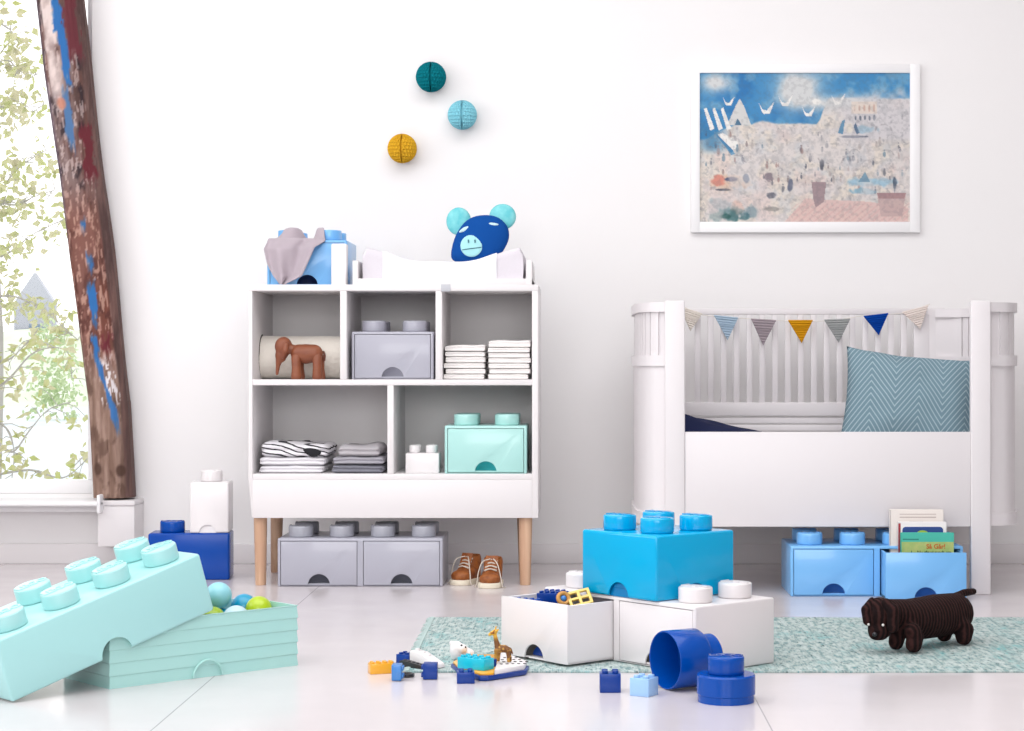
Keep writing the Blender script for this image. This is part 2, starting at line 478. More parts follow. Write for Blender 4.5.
def beam_col(co):
    py = VY+(EYE-co.z)*FL/BD
    xl, xr = X(piece(LE, py), BD), X(piece(RE, py), BD)
    u = (co.x-xl)/(xr-xl)                       # 0 left .. 1 right across the face
    fN = lambda sx, sz, o=0: noise.fractal(Vector((co.x*sx+o, co.y*sx, co.z*sz)), 1.0, 2.0, 4)
    f1, f2, f3 = fN(60, 5), fN(30, 14, 5), fN(110, 22, 9)
    f4 = fN(9, 3, 3)
    umber, rust, grey, pale, dark = (86, 62, 58), (118, 76, 66), (138, 124, 124), (214, 196, 192), (42, 30, 36)
    c = mixc(umber, rust, .5+f1*.9)
    c = mixc(c, grey, sm_(-.05, .4, f4+f1*.4)*.65)
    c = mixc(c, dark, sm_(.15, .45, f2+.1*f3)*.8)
    c = mixc(c, pale, sm_(.18, .38, f3+.25*f1)*.6)
    # red-brown mid zone with pale scratches
    mid = sm_(170, 230, py)*(1-sm_(330, 380, py))
    c = mixc(c, (122, 62, 46), mid*.55)
    c = mixc(c, (200, 160, 142), mid*sm_(.14, .34, f3)*.6)
    # pale peeling band high on the left of the face, dark purple rim outside it
    top = 1-sm_(80, 120, py)
    c = mixc(c, (222, 205, 200), top*sm_(.13, .2, u)*(1-sm_(.42, .52, u))*(.75+f2*.8))
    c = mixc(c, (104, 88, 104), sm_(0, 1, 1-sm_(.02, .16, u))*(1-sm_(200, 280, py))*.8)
    # bare grey-brown wood low down
    low = sm_(335, 385, py+12*f2)
    bare = mixc((128, 100, 86), (168, 140, 126), .5+f1*1.2)
    bare = mixc(bare, (92, 66, 54), sm_(.1, .4, f2)*.6)
    c = mixc(c, bare, low*.95)
    # right chamfer face, smoother and pinkish grey brown
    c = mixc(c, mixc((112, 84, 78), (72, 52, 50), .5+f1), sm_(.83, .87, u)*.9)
    # paint
    def streak(cen, wid, y0, y1, col, c, edge=.03):
        w = wid*(1+.8*f2+.5*f3)
        k = (1-sm_(w, w+edge, abs(u-cen)))*sm_(y0-6, y0+6, py+8*f3)*(1-sm_(y1-8, y1+8, py+10*f3))
        return mixc(c, col, k)
    blue, blue2, red, whp = (40, 104, 168), (74, 112, 156), (104, 34, 44), (228, 220, 222)
    if py < 100: c = streak(.52+.0006*py, .085, -300, 88, blue, c)
    c = streak(.77, .11, -300, 60, (104, 44, 52), c)
    c = streak(.47, .06, 92, 150, blue2, c)
    c = streak(.80-.0003*(py-130), .10, 128, 180, red, c)
    c = streak(.50, .05, 222, 232, blue, c)
    c = streak(.54, .05, 258, 268, blue, c)
    c = streak(.50, .07, 285, 322, blue, c)
    c = streak(.42, .05, 338, 362, blue, c)
    c = streak(.68, .09, 336, 352, red, c)
    c = streak(.60, .16, 362, 405, whp, c) if f3 > -.05 else c
    cen = .42+(py-362)*.0052
    c = streak(cen, .055, 360, 428, (58, 112, 172), c)
    for yy, uu in ((106, .35), (468, .22), (470, .78)):
        rr = math.hypot((py-yy)/7, (u-uu)/.12)
        c = mixc(c, (196, 128, 104) if yy < 200 else (74, 50, 40), (1-sm_(.6, 1.1, rr))*.8)
    return tuple(lin(max(0, min(255, q))) for q in c)+(1,)
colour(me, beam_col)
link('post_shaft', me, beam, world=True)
# ================================================================ OUTSIDE
M_ground = mat('pale_paving', (214, 220, 224), .7, .3, var=((196, 206, 212), .7))
bm = BM(); box(bm, -30, 8, WALL+.2, 70, -.55, -.5); o = struct('ground', bm, M_ground)
bm = BM()
for i in range(16): box(bm, -.0+i*.5, .49+i*.5, 0, 5, 0, 3.1, .01)
prism(bm, [(0-.2, 3.1), (8.2, 3.1), (4, 4.1)], -.2, 5.2, 'XZ')
shed = thing('shed', 'pale grey board-clad shed far outside beyond the window', 'shed', (X(14, 62), 62, -.5))
me = mesh_of(bm, 'walls', mat('shed_boards', (176, 178, 186), .7)); me.transform(Matrix.Diagonal((.165, .06, 1.02, 1)))
link('walls', me, shed)
bm = BM(); box(bm, .5, 1.0, -.06, .0, 2.0, 2.5, .01); obj('window', bm, mat('shed_dark', (110, 130, 150), .5), shed)
bm = BM(); grid(bm, 60, 12, lambda u, v: Vector((-22+u*30, 52+v*8, -.6+2.35*sm_(0, 1, v)+noise.noise(Vector((u*20, v*3, 0)))*.25)))
o = struct('ground_bank', bm, mat('pale_grass', (200, 210, 188), .9, .1, var=((214, 220, 206), 1.2)))
def leaf_cluster(bm, c, n, r, size):
    for _ in range(n):
        p = c+Vector((random.gauss(0, r), random.gauss(0, r), random.gauss(0, r)))
        d = Vector((random.uniform(-1, 1), random.uniform(-1, .4), random.uniform(-1.2, .2))).normalized()
        s = d.cross(Vector((random.uniform(-1, 1), random.uniform(-1, 1), random.uniform(-1, 1)))).normalized()
        l = size*random.uniform(.7, 1.35); w = l*.33; nrm = d.cross(s)*l*.12
        q = [p, p+d*l*.35+s*w, p+d*l, p+d*l*.35-s*w]
        mid = bm.verts.new(p+d*l*.4-nrm)
        v = [bm.verts.new(a) for a in q]
        for i in range(4): bm.faces.new((v[i], v[(i+1) % 4], mid))
def leaf_mat(name, c1, c2):
    m, nt, N, L, b = new_mat(name); g = G(nt); g.xyz()
    col = g.mix(g.step(g.noise(14), .35, .65), S(*c1), S(*c2))
    L.new(col, b.inputs['Base Color']); b.inputs['Roughness'].default_value = .6
    t = N.new('ShaderNodeBsdfTranslucent'); L.new(col, t.inputs[0]); mx = N.new('ShaderNodeMixShader'); mx.inputs[0].default_value = .45
    L.new(b.outputs[0], mx.inputs[1]); L.new(t.outputs[0], mx.inputs[2]); L.new(mx.outputs[0], N['Material Output'].inputs[0])
    return m
M_leaf = leaf_mat('young_leaves', (186, 192, 122), (208, 202, 168))
M_bark = mat('branch_bark', (176, 172, 166), .8)
def garden_tree(label, trunk_x, D, branches, nleaf, seed, density=(1, 1, 2)):
    random.seed(seed)
    t = thing('garden_tree', label, 'tree', (trunk_x, D, -.5), group=None)
    bw = BM(); bf = BM()
    tube(bw, spline([(trunk_x, D, -.5), (trunk_x+.04, D, .8), (trunk_x-.05, D+.05, 1.8), (trunk_x+.08, D, 3.2)], 5), [.05-.0016*i for i in range(16)], 8)
    for br in branches:
        pts = spline([Vector((trunk_x+.01, D, at(0, br[0][1], D).z-.05))]+[at(px, py, D+dy) for px, py, dy in br], 5)
        tube(bw, pts, [max(.0022, .0075*(1-i/len(pts))) for i in range(len(pts))], 5)
        for i, p in enumerate(pts):
            if i < 3: continue
            for _ in range(random.choice(density)):
                e = p+Vector((random.uniform(-.09, .09), random.uniform(-.1, .1), random.uniform(-.09, .07)))
                tube(bw, [p, (p+e)/2+Vector((0, 0, .01)), e], [.0022, .0018, .001], 4)
                leaf_cluster(bf, e, nleaf, .022, .040)
    obj('branches', bw, M_bark, t, world=True)
    o = obj('foliage', bf, M_leaf, t, world=True); o['kind'] = 'stuff'
br1 = [[(-10, 210, 0), (12, 175, 0), (30, 160, 0), (46, 150, 0)],
       [(-15, 70, 0), (8, 60, 0), (22, 78, 0), (38, 74, 0)], [(-10, 20, 0), (8, 28, 0), (18, 40, 0)],
       [(-15, 115, 0), (10, 105, 0), (30, 112, 0), (44, 104, 0)],
       [(-10, 300, 0), (12, 296, 0), (40, 308, 0), (62, 326, 0), (78, 340, 0)],
       [(-10, 262, 0), (14, 250, 0), (30, 236, 0), (58, 222, 0)],
       [(-8, 200, 0), (14, 205, 0), (36, 196, 0), (55, 190, 0)]]
br2 = [[(-12, 395, 0), (10, 378, 0), (35, 352, 0), (66, 350, 0), (72, 378, 0)],
       [(-10, 440, 0), (12, 452, 0), (30, 430, 0), (48, 410, 0), (70, 402, 0)],
       [(-12, 365, 0), (8, 360, 0), (20, 350, 0), (32, 338, 0)],
       [(-12, 478, 0), (30, 470, 0), (62, 478, 0), (84, 462, 0), (92, 452, 0)],
       [(-10, 420, 0), (8, 430, 0), (14, 452, 0), (12, 478, 0)]]
garden_tree('young tree with sparse pale green leaves and thin high branches, outside the upper window', X(-16, 8.0), 8.0, br1, 5, 3)
garden_tree('leafy shrub-like tree with low pale green branches, outside the lower window', X(-24, 7.5), 7.5, br2, 4, 5, (0, 1, 1, 1))
random.seed(21)
bm = BM()
hb = fl(45, 372, -.5)
for i in range(40): leaf_cluster(bm, Vector((X(30, 40)+random.random()*.75, 40+random.random(), -.4+random.random()*1.9)), 14, .16, .13)
o = obj('shrub', bm, leaf_mat('shrub_leaves', (176, 196, 150), (200, 212, 170))); props(o, 'blurry pale green shrub on the ground in front of the distant shed', 'shrub')
# ================================================================ BRICK FAMILY
LEGOTXT = {}
def stud_mesh(r, h, m, text=True):
    key = (r, h, m.name, text)
    if key in LEGOTXT: return LEGOTXT[key]
    bm = BM(); cyl(bm, r, 0, h, seg=40, bev=min(.004, h*.2))
    if text:
        t = text_bm('LEGO', r*.78, .0012, Matrix.Translation((0, 0, h+.0006)) @ Matrix.Diagonal((1, 1.15, 1, 1)), 2, .95, r*.012)
        merge(bm, t)
    LEGOTXT[key] = mesh_of(bm, 'stud', m)
    return LEGOTXT[key]
def add_studs(root, nx, ny, W, Dp, H, r, h, m, text=True, skip=()):
    for i in range(nx):
        for j in range(ny):
            if (i, j) in skip: continue
            o = link('stud', stud_mesh(r, h, m, text), root)
            o.location = ((i+.5)*W/nx, (j+.5)*Dp/ny, H)
BH, SR, SH = .146, .0375, .034
def arch_cut(cx, y0, y1, r, z=0.0, axis='y'):
    b = BM(); bmesh.ops.create_cone(b, cap_ends=True, segments=40, radius1=r, radius2=r, depth=y1-y0)
    R = Matrix.Rotation(PI/2, 4, 'X') if axis == 'y' else Matrix.Rotation(PI/2, 4, 'Y')
    T = Matrix.Translation((cx, (y0+y1)/2, z)) if axis == 'y' else Matrix.Translation(((y0+y1)/2, cx, z))
    bmesh.ops.transform(b, matrix=T @ R, verts=b.verts)
    return b
def recess(bm, cx, y, r, z=0.0, depth=.03, s=1):
    """concave quarter dome behind a finger hole, opening towards -y"""
    def fn(u, v):
        a = u*PI; p = v*PI/2
        rr = r*math.cos(p)
        return Vector((cx+rr*math.cos(a)*1.0, y+s*depth*math.sin(p), z+rr*math.sin(a)))
    grid(bm, 24, 9, fn)
def arch_panel(bm, x0, x1, z0, z1, y0, y1, cx, r, bev=.0015):
    pts = [(x0, z0)]
    n = 20
    for i in range(n+1):
        a = PI-PI*i/n; pts.append((cx+r*math.cos(a), z0+r*math.sin(a)))
    pts += [(x1, z0), (x1, z1), (x0, z1)]
    prism(bm, pts, y0, y1, 'XZ', bev)
def drawer(parent, x0, w, m, mh, pull=0.0, depth=.225, tray=True, as_open=False):
    """drawer front with finger hole; front + tray; returned part"""
    r = .033; h0, h1 = .0045, BH-.0095; cx = x0+w/2
    bm = BM(); arch_panel(bm, x0+.0015, x0+w-.0015, h0, h1, -pull, .006-pull, cx, r)
    if tray:
        box(bm, x0+.004, x0+.009, .005-pull, depth-pull, h0, h1-.002, .001, 1)
        box(bm, x0+w-.009, x0+w-.004, .005-pull, depth-pull, h0, h1-.002, .001, 1)
        box(bm, x0+.004, x0+w-.004, depth-.005-pull, depth-pull, h0, h1-.002, .001, 1)
        box(bm, x0+.004, x0+w-.004, .005-pull, depth-pull, h0, h0+.004)
    d = obj('drawer', bm, m, parent)
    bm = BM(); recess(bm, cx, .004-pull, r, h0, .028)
    # dome behind the hole; mostly coloured with the shade of the hollow
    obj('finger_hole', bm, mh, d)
    return d
def casing_mesh(n, m):
    W = .25*n
    bm = BM(); box(bm, 0, W, 0, .25, 0, BH, .0045, 3)
    cuts = []
    for i in range(n):
        c = BM(); box(c, .25*i+.0085, .25*(i+1)-.0085, -.02, .236, .003, BH-.008); cuts.append(c)
    bm = carve(bm, cuts)
    return mesh_of(bm, 'casing', m)
def drawer_brick(label, cat, loc, rz, n, m, mh, ms=None, pulls=(0, 0), group=None, text=False, skip=()):
    t = thing('storage_drawer_brick', label, cat, loc, rz, group)
    link('casing', casing_mesh(n, m), t)
    for i in range(n):
        drawer(t, .25*i+.0085, .233, m, mh, pulls[i])
    add_studs(t, 2*n, 2, .25*n, .25, BH, SR, SH, ms or m, text, skip)
    return t
# --- grey two-drawer brick under the cabinet
Dg = 5.745
drawer_brick('wide grey plastic brick box with two drawers on the floor under the cabinet', 'storage box',
             (X(277.5, Dg), Dg, 0), 0, 2, P_grey, mat('grey_hole_shade', (96, 98, 108), .4), P_dgrey, text=True)
# --- light blue two-drawer brick under the bed
Db = 5.497
drawer_brick('wide light blue plastic brick box under the bed with its right drawer pulled out', 'storage box',
             (X(790.5, Db), Db, 0), 0, 2, P_lblue, mat('blue_hole_shade', (52, 100, 168), .35), None, pulls=(0, .095), text=True)
# --- white two-drawer brick on the rug
RT = .0045
Bc = Vector((.2545, 4.080, RT)); d1 = Vector((-.663, .749, 0)); d2 = Vector((.749, .663, 0))
wb = drawer_brick('wide white plastic brick box on the rug with one drawer open, under the turquoise box', 'storage box',
             Bc+d1*.5, math.atan2(-.749, .663), 2, P_white, mat('white_hole_shade', (70, 66, 62), .5), None, pulls=(.138, 0), text=True,
             skip=((1, 0), (2, 0), (1, 1), (2, 1)))
# --- single drawer bricks on / in the cabinet
drawer_brick('grey plastic one-drawer brick box in the upper middle compartment of the cabinet', 'storage box',
             (X(351.5, 5.79), 5.79, .626), 0, 1, P_grey, P_grey, None)
drawer_brick('mint plastic one-drawer brick box in the lower right compartment of the cabinet', 'storage box',
             (X(444.6, 5.775), 5.775, .3396), 0, 1, P_mint2, mat('teal_hole_shade', (60, 178, 184), .3), None)
drawer_brick('light blue plastic brick box on top of the cabinet, half covered by a mauve cloth', 'storage box',
             (X(267, 5.93), 5.93, .914), 0, 1, P_lblue, mat('navy_hole_shade', (14, 26, 66), .5), None)
# --- storage brick with a lid shell and a ribbed base
def shell(L_, W_, H_, m, arches_x=(), arches_y=(), r=.033, t=.004):
    bm = BM(); box(bm, 0, L_, 0, W_, 0, H_, .006, 3)
    cuts = []
    c = BM(); box(c, t, L_-t, t, W_-t, -.02, H_-t); cuts.append(c)
    for cx in arches_x: cuts.append(arch_cut(cx, -.02, W_+.02, r))
    for cy in arches_y: cuts.append(arch_cut(cy, -.02, L_+.02, r, axis='x'))
    return carve(bm, cuts)
def ribbed_base(bm, L_, W_, H_, x0=0, y0=0, n=6, open_top=True):
    x1, y1 = x0+L_, y0+W_
    b = BM(); prof = [(0, 0)]
    for i in range(n):
        z0 = H_*i/n; z1 = H_*(i+1)/n
        prof += [(0.0, z0+.0015), (-.0022, z1-.003), (0.0, z1)]
    prof += [(.005, H_)]
    if open_top: prof += [(.005, .006)]
    rows = []
    for o, z in prof:
        o2 = -o if o < 0 else o
        ins = o if o >= 0 else -o
        rows.append([b.verts.new(v) for v in ((x0+ins, y0+ins, z), (x1-ins, y0+ins, z), (x1-ins, y1-ins, z), (x0+ins, y1-ins, z))])
    for a, c in zip(rows, rows[1:]):
        for k in range(4): b.faces.new((a[k], a[(k+1) % 4], c[(k+1) % 4], c[k]))
    b.faces.new(rows[0][::-1]); b.faces.new(rows[-1])
    merge(bm, b)
# turquoise brick stacked on the white one
tq = thing('storage_brick', 'glossy turquoise plastic brick box with four studs, on top of the white box', 'storage box',
           Bc+d1*(.125+.248)+Vector((.0035, -.016, BH+.0005)), math.atan2(-.749, .663))
obj('lid', shell(.246, .246, BH-.002, P_turq, (.123,), (.123,)), P_turq, tq)
bm = BM(); ribbed_base(bm, .232, .232, .12, .007, .007, open_top=False); obj('base', bm, plastic('turquoise_inner', (0, 120, 180), .3), tq)
add_studs(tq, 2, 2, .246, .246, BH-.002, SR, SH, P_turq)
# mint crate with tilted lid
caz = math.radians(42.5)
crate = thing('storage_crate', 'mint plastic crate with horizontal ridges, filled with play balls, on the floor', 'storage crate', (-.966, 3.925, 0), caz)
CL, CW, CH = .466, .200, .134
bm = BM(); ribbed_base(bm, CL, CW, CH, n=5)
obj('crate_body', bm, P_mint2, crate, angle=15)
bm = BM()
pts = []
for i in range(25):
    a = PI*i/24; pts.append((CL*.5+.036*math.cos(a), -.0035, .036*math.sin(a)+.001))
tube(bm, pts, .0028, 6)
obj('handle_rim', bm, P_mint2, crate)
laz = math.radians(43.9); lp = math.asin(.142/.49)
lid = thing('storage_brick', 'large mint plastic brick shell with eight studs, tilted with one end on the crate', 'storage box',
            (-1.117, 3.761, .0015), 0, rot=None)
Rl = Matrix.Rotation(laz, 4, 'Z') @ Matrix.Rotation(-lp, 4, 'Y')
lid.rotation_euler = Rl.to_euler(); MW[lid.name] = Matrix.Translation(lid.location) @ Rl
obj('lid_shell', shell(.49, .222, .130, P_mint, (.1225, .3675) if False else (.245,), (.111,), .036), P_mint, lid)
add_studs(lid, 4, 2, .49, .222, .130, .038, .034, P_mint)
# balls
def cm(v): return MW[crate.name] @ Vector(v)
BR = .03
bb = {}
ballspec = [(216.5, 595, .150, 'pale aqua', (150, 214, 226), 'play ball in the mint crate, highest of the pile, next to the lid'),
            (243, 602, .118, 'teal blue', (10, 150, 190), 'play ball in the mint crate, behind the white-blue ball'),
            (226, 606, .116, 'bright cyan', (0, 165, 205), 'play ball in the mint crate, below the pale aqua ball'),
            (261, 608, .118, 'lime green', (176, 200, 20), 'play ball in the mint crate, nearest its right end'),
            (236, 619, .110, 'pale ice blue', (190, 220, 232), 'play ball in the mint crate, at its front edge'),
            (214, 620, .105, 'olive green', (150, 180, 10), 'play ball in the mint crate, half hidden by the tilted lid')]
placed = []
def put_ball(c, cname, rgb, label):
    bm = BM(); ball(bm, (0, 0, 0), BR, 28, 18)
    box(bm, -.0001, .0001, -.0001, .0001, -.0001, .0001)
    o = obj('play_ball', bm, plastic(cname.replace(' ', '_')+'_ball', rgb, .3))
    o.location = c; props(o, label, 'ball', 'play balls in the mint crate')
inv = MW[crate.name].inverted()
for px, py, z, cn, rgb, lb in ballspec:
    c = fl(px, py, z); l = inv @ c
    l.x = max(.04, min(CL-.037, l.x)); l.y = max(.037, min(CW-.037, l.y))
    for _ in range(6):
        for q in placed:
            dd = l-q
            if dd.length < .0605: l += dd.normalized()*(.0607-dd.length)
        l.x = max(.036, min(CL-.036, l.x)); l.y = max(.036, min(CW-.036, l.y))
    placed.append(l.copy()); put_ball(MW[crate.name] @ l, cn, rgb, cn+' '+lb)
k = 0
for lay, zc in enumerate((BR+.007, BR+.052)):
    for i in range(6):
        for j in range(3):
            l = Vector((.055+i*.068+(.03 if lay else 0), .042+j*.058, zc))
            if l.x > CL-.037 or any((l-p).length < .0575 for p in placed): continue
            if lay == 0 and (i+j) % 2: continue
            placed.append(l)
            put_ball(MW[crate.name] @ l, *[('bright cyan', (0, 165, 205)), ('lime green', (176, 200, 20)), ('pale ice blue', (190, 220, 232))][k % 3],
                     'play ball lying deep in the mint crate under the top balls'); k += 1
# dark blue box with things on it
Dn = 5.905
nb = thing('storage_brick', 'deep blue plastic brick box on the floor near the wall, behind the tilted mint brick', 'storage box', (X(148, Dn), Dn, 0), math.radians(4))
obj('lid', shell(.25, .125, BH, P_navy, (), ()), P_navy, nb)
bm = BM(); ribbed_base(bm, .236, .111, .12, .007, .007, open_top=False); obj('base', bm, P_navy, nb)
o = link('stud', stud_mesh(.0385, .034, P_royal), nb); o.location = (.0665, .0625, BH)
wloc = MW[nb.name] @ Vector((.1275, .002, BH+.0005))
ws = thing('storage_brick', 'tall white plastic brick with a single stud, standing on the deep blue brick', 'storage box', wloc, math.radians(4))
obj('body', shell(.121, .121, .158, P_white2, (.055,), (), .026), P_white2, ws)
bm = BM(); ribbed_base(bm, .11, .11, .14, .0055, .0055, open_top=False); obj('base', bm, P_white2, ws)
o = link('stud', stud_mesh(.034, .034, P_white2), ws); o.location = (.0605, .0605, .158)
# small bricks
def small_brick(name, label, cat, loc, rz, nx, ny, u, h, m, group=None, rot=None, r=None, sh=None, bev=.001):
    t = thing(name, label, cat, loc, rz, group, rot)
    bm = BM(); box(bm, 0, nx*u, 0, ny*u, 0, h, bev, 2)
    obj('body', bm, m, t)
    add_studs(t, nx, ny, nx*u, ny*u, h, r or u*.3, sh or u*.25, m, False)
    return t
small_brick('mini_storage_brick', 'small white plastic brick box with four studs, beside the mint box in the cabinet', 'storage box', (X(405.5, 5.80), 5.80, .3396), 0, 2, 2, .051, .061, P_white2, r=.0165, sh=.024, bev=.003)
# round storage boxes
def lathe(bm, prof, seg=64, M=None):
    b = BM()
    rows = [[b.verts.new((r*math.cos(2*PI*k/seg), r*math.sin(2*PI*k/seg), z)) for k in range(seg)] for r, z in prof]
    for a, c in zip(rows, rows[1:]):
        for k in range(seg): b.faces.new((a[k], a[(k+1) % seg], c[(k+1) % seg], c[k]))
    b.faces.new(rows[0][::-1]); b.faces.new(rows[-1])
    merge(bm, b, M)
pc = fl(665, 690, 0)
ax = Vector((.86, .51, 0)).normalized(); Rr = .0605
Mc = Matrix.Translation((pc.x, pc.y, Rr+.001)) @ ax.to_track_quat('Z', 'Y').to_matrix().to_4x4()
cup = thing('round_storage_brick', 'royal blue round plastic box lying on its side with its open end facing left', 'storage box', (pc.x+.03, pc.y+.02, 0))
bm = BM(); lathe(bm, [(.0, .07), (.055, .07), (Rr-.004, .066), (Rr-.004, .002), (Rr-.003, 0), (Rr-.001, 0), (Rr, .002), (Rr, .074), (Rr-.004, .08), (.047, .08)], M=Mc)
obj('cup', bm, P_royal, cup, world=True)
bm = BM(); lathe(bm, [(.047, .079), (.047, .113), (.043, .117), (.0, .117)], M=Mc); obj('stud', bm, P_royal, cup, world=True)
pr = fl(726, 701, 0)
rl = thing('round_storage_brick', 'low royal blue round plastic brick with one large stud, standing upright on the floor', 'storage box', (pr.x, pr.y, 0))
bm = BM(); lathe(bm, [(.0, 0), (.0565, 0), (.0565, .014), (.0585, .016), (.0585, .052), (.0555, .055), (.0, .055)]); obj('lid_body', bm, P_royal, rl)
o = link('stud', stud_mesh(.0365, .036, P_royal), rl); o.location = (0, 0, .0545)
# two front toy bricks
p = fl(600, 693); small_brick('toy_brick', 'dark blue two by two toy brick on the floor before the open white drawer', 'toy brick', (p.x, p.y, 0), 0.02, 2, 2, .0213, .0385, P_tblue)
p = fl(648.5, 697.5); small_brick('toy_brick', 'pale blue two by two toy brick on the floor beside the lying round box', 'toy brick', (p.x, p.y, 0), math.radians(60), 2, 2, .0215, .036, P_pale)
# toys left
tb = 'toy bricks scattered by the rug'
p = fl(376, 674.6); small_brick('toy_brick', 'amber yellow two by four toy brick on the floor, leftmost of the scattered toys', 'toy brick', (p.x-.012, p.y, 0), .32, 4, 2, .0138, .0225, P_yellow, tb)
p = fl(396, 663); small_brick('toy_brick', 'two-tone blue toy brick standing behind the amber brick', 'toy brick', (p.x, p.y, 0), -.5, 2, 2, .0165, .020, P_tblue, tb)
p = fl(391.5, 681.5); small_brick('toy_brick', 'mid blue toy brick on its side, studs to the right, beside the amber brick', 'toy brick', (p.x, p.y, .0345), 0, 2, 2, .0165, .0205, P_mblue, tb, rot=(0, PI/2, 0))
p = fl(437, 680); small_brick('toy_brick', 'dark blue toy brick tipped on its side, studs to the left, by the black bar', 'toy brick', (p.x, p.y, .001), 0, 2, 2, .0165, .030, P_tblue, tb, rot=(0, -PI/2, 0))
p = fl(457, 684); small_brick('toy_brick', 'dark blue toy brick on the floor in front of the toy boat', 'toy brick', (p.x, p.y, 0), .08, 2, 2, .0185, .0235, P_tblue, tb)
bm = BM(); a = fl(402, 662, .012); c = fl(437, 667, .012)
dv = (c-a); Mx = Matrix.Translation((a.x, a.y, 0)) @ Matrix.Rotation(math.atan2(dv.y, dv.x), 4, 'Z')
prism(bm, [(0, 0), (.086, 0), (.084, .008), (.06, .013), (.008, .018), (0, .016)], -.009, .009, 'XZ', .001, Mx)
for i in range(5): cyl(bm, .004, .012, .019-.0012*i, .01+i*.013, 0, 12, M=Mx)
o = obj('toy_ramp', bm, P_dark); props(o, 'thin black toy bar tapering to the right, between the blue toy bricks', 'toy')
bm = BM(); c = fl(407, 675.5, .003)
b2 = BM(); tube(b2, [(c.x+.013*math.cos(q*PI/12), c.y+.013*math.sin(q*PI/12), .0045) for q in range(25)], .004, 8); merge(bm, b2)
o = obj('rubber_ring', bm, P_dark); props(o, 'small black rubber ring lying flat beside the mid blue toy brick', 'toy')
bm = BM(); a = fl(414, 664, RT); c = fl(447, 669, RT); dv = c-a
Mx = Matrix.Translation((a.x, a.y, RT)) @ Matrix.Rotation(math.atan2(dv.y, dv.x), 4, 'Z')
prism(bm, [(0, 0), (.085, 0), (.082, .010), (.03, .030), (.004, .032), (0, .03)], -.014, .014, 'XZ', .002, Mx)
for i in range(3): cyl(bm, .005, .028-.005*i, .036-.005*i, .012+i*.017, 0, 14, M=Mx)
o = obj('toy_wedge', bm, P_white2); props(o, 'white sloping toy piece on the edge of the rug, behind the black bar', 'toy')
# white toy bear head piece
c = fl(456, 660, RT)
wbear = thing('toy_polar_bear', 'small white toy animal with dark eyes, behind the turquoise toy brick', 'toy animal', (c.x, c.y, RT))
bm = BM()
ball(bm, c+Vector((.002, 0, .022)), (.017, .014, .021)); ball(bm, c+Vector((.012, -.006, .027)), (.014, .011, .011))
ball(bm, c+Vector((-.010, .0, .038)), .006); limb(bm, [c+Vector((.012, .008, .02)), c+Vector((.03, .012, .013))], [.013, .011])
for dx in (-.006, .012, .028): limb(bm, [c+Vector((dx, 0, .015)), c+Vector((dx, 0, .005))], [.006, .005])
obj('body', fuse(bm, .0018, 5), P_white2, wbear, world=True)
for dx, dz in ((.013, .034), (.021, .030)):
    bm = BM(); ball(bm, c+Vector((dx, -.0145+dx*.2, dz)), .0032, 10, 6); obj('eye', bm, P_dark, wbear, world=True)
# toy boat
pts = [fl(x_, y_) for x_, y_ in ((451, 669), (456, 673), (479, 681.5), (488, 681.5), (526, 675.5), (529, 671), (514, 665), (480, 661), (466, 661))]
boat = thing('toy_boat', 'flat toy boat with dark blue hull, amber and white decks, at the rug edge', 'toy boat', (pts[3].x, pts[3].y, 0))
bm = BM(); prism(bm, [(v.x, v.y) for v in pts], .001, .0115, 'XY', .002); obj('hull', bm, P_tblue, boat, world=True)
cen = sum(pts, Vector())/len(pts)
ins = [cen+(v-cen)*.95 for v in pts]
cutx = fl(497, 675).x
bm = BM(); q = [ins[i] for i in (0, 1, 2, 3)]+[Vector((cutx-.004, ins[3].y+.006, 0)), Vector((cutx+.0, ins[7].y, 0)), ins[7], ins[8]]
prism(bm, [(v.x, v.y) for v in q], .0115, .0165, 'XY', .001); obj('deck', bm, P_yellow, boat, world=True)
bm = BM(); q = [Vector((cutx-.0025, ins[3].y+.009, 0)), ins[4], ins[5], ins[6], Vector((cutx+.0015, ins[7].y, 0))]
prism(bm, [(v.x, v.y) for v in q], .0115, .0225, 'XY', .001); o = obj('deck', bm, P_white2, boat, world=True); o['label'] = 'white deck plate with dark dots'
dots = BM(); k = 0
for i in range(5):
    for j in range(4):
        xx = cutx+.009+i*.0125+(.004 if j % 2 else 0); yy = ins[4].y+.010+j*.030+i*.0014
        if yy > ins[6].y-.0: continue
        cyl(dots, .0034, .0223, .0236, xx, yy, 12)
obj('deck_dots', dots, mat('dot_dark', (60, 56, 60), .4), o, world=True)
c = fl(463, 668, .0165)
small_brick('toy_brick', 'turquoise two by four toy brick on the amber deck of the toy boat', 'toy brick', (c.x-.012, c.y-.0035, .0170), -.60, 4, 2, .0180, .024, P_cyan)
bm = BM(); cyl(bm, .008, 0, .016, 0, 0, 20, M=Matrix.Translation(fl(491, 667, .0165)+Vector((.004, .008, .0))) )
o = obj('toy_cylinder', bm, P_tblue); props(o, 'small dark blue round toy stud standing behind the turquoise toy brick', 'toy')
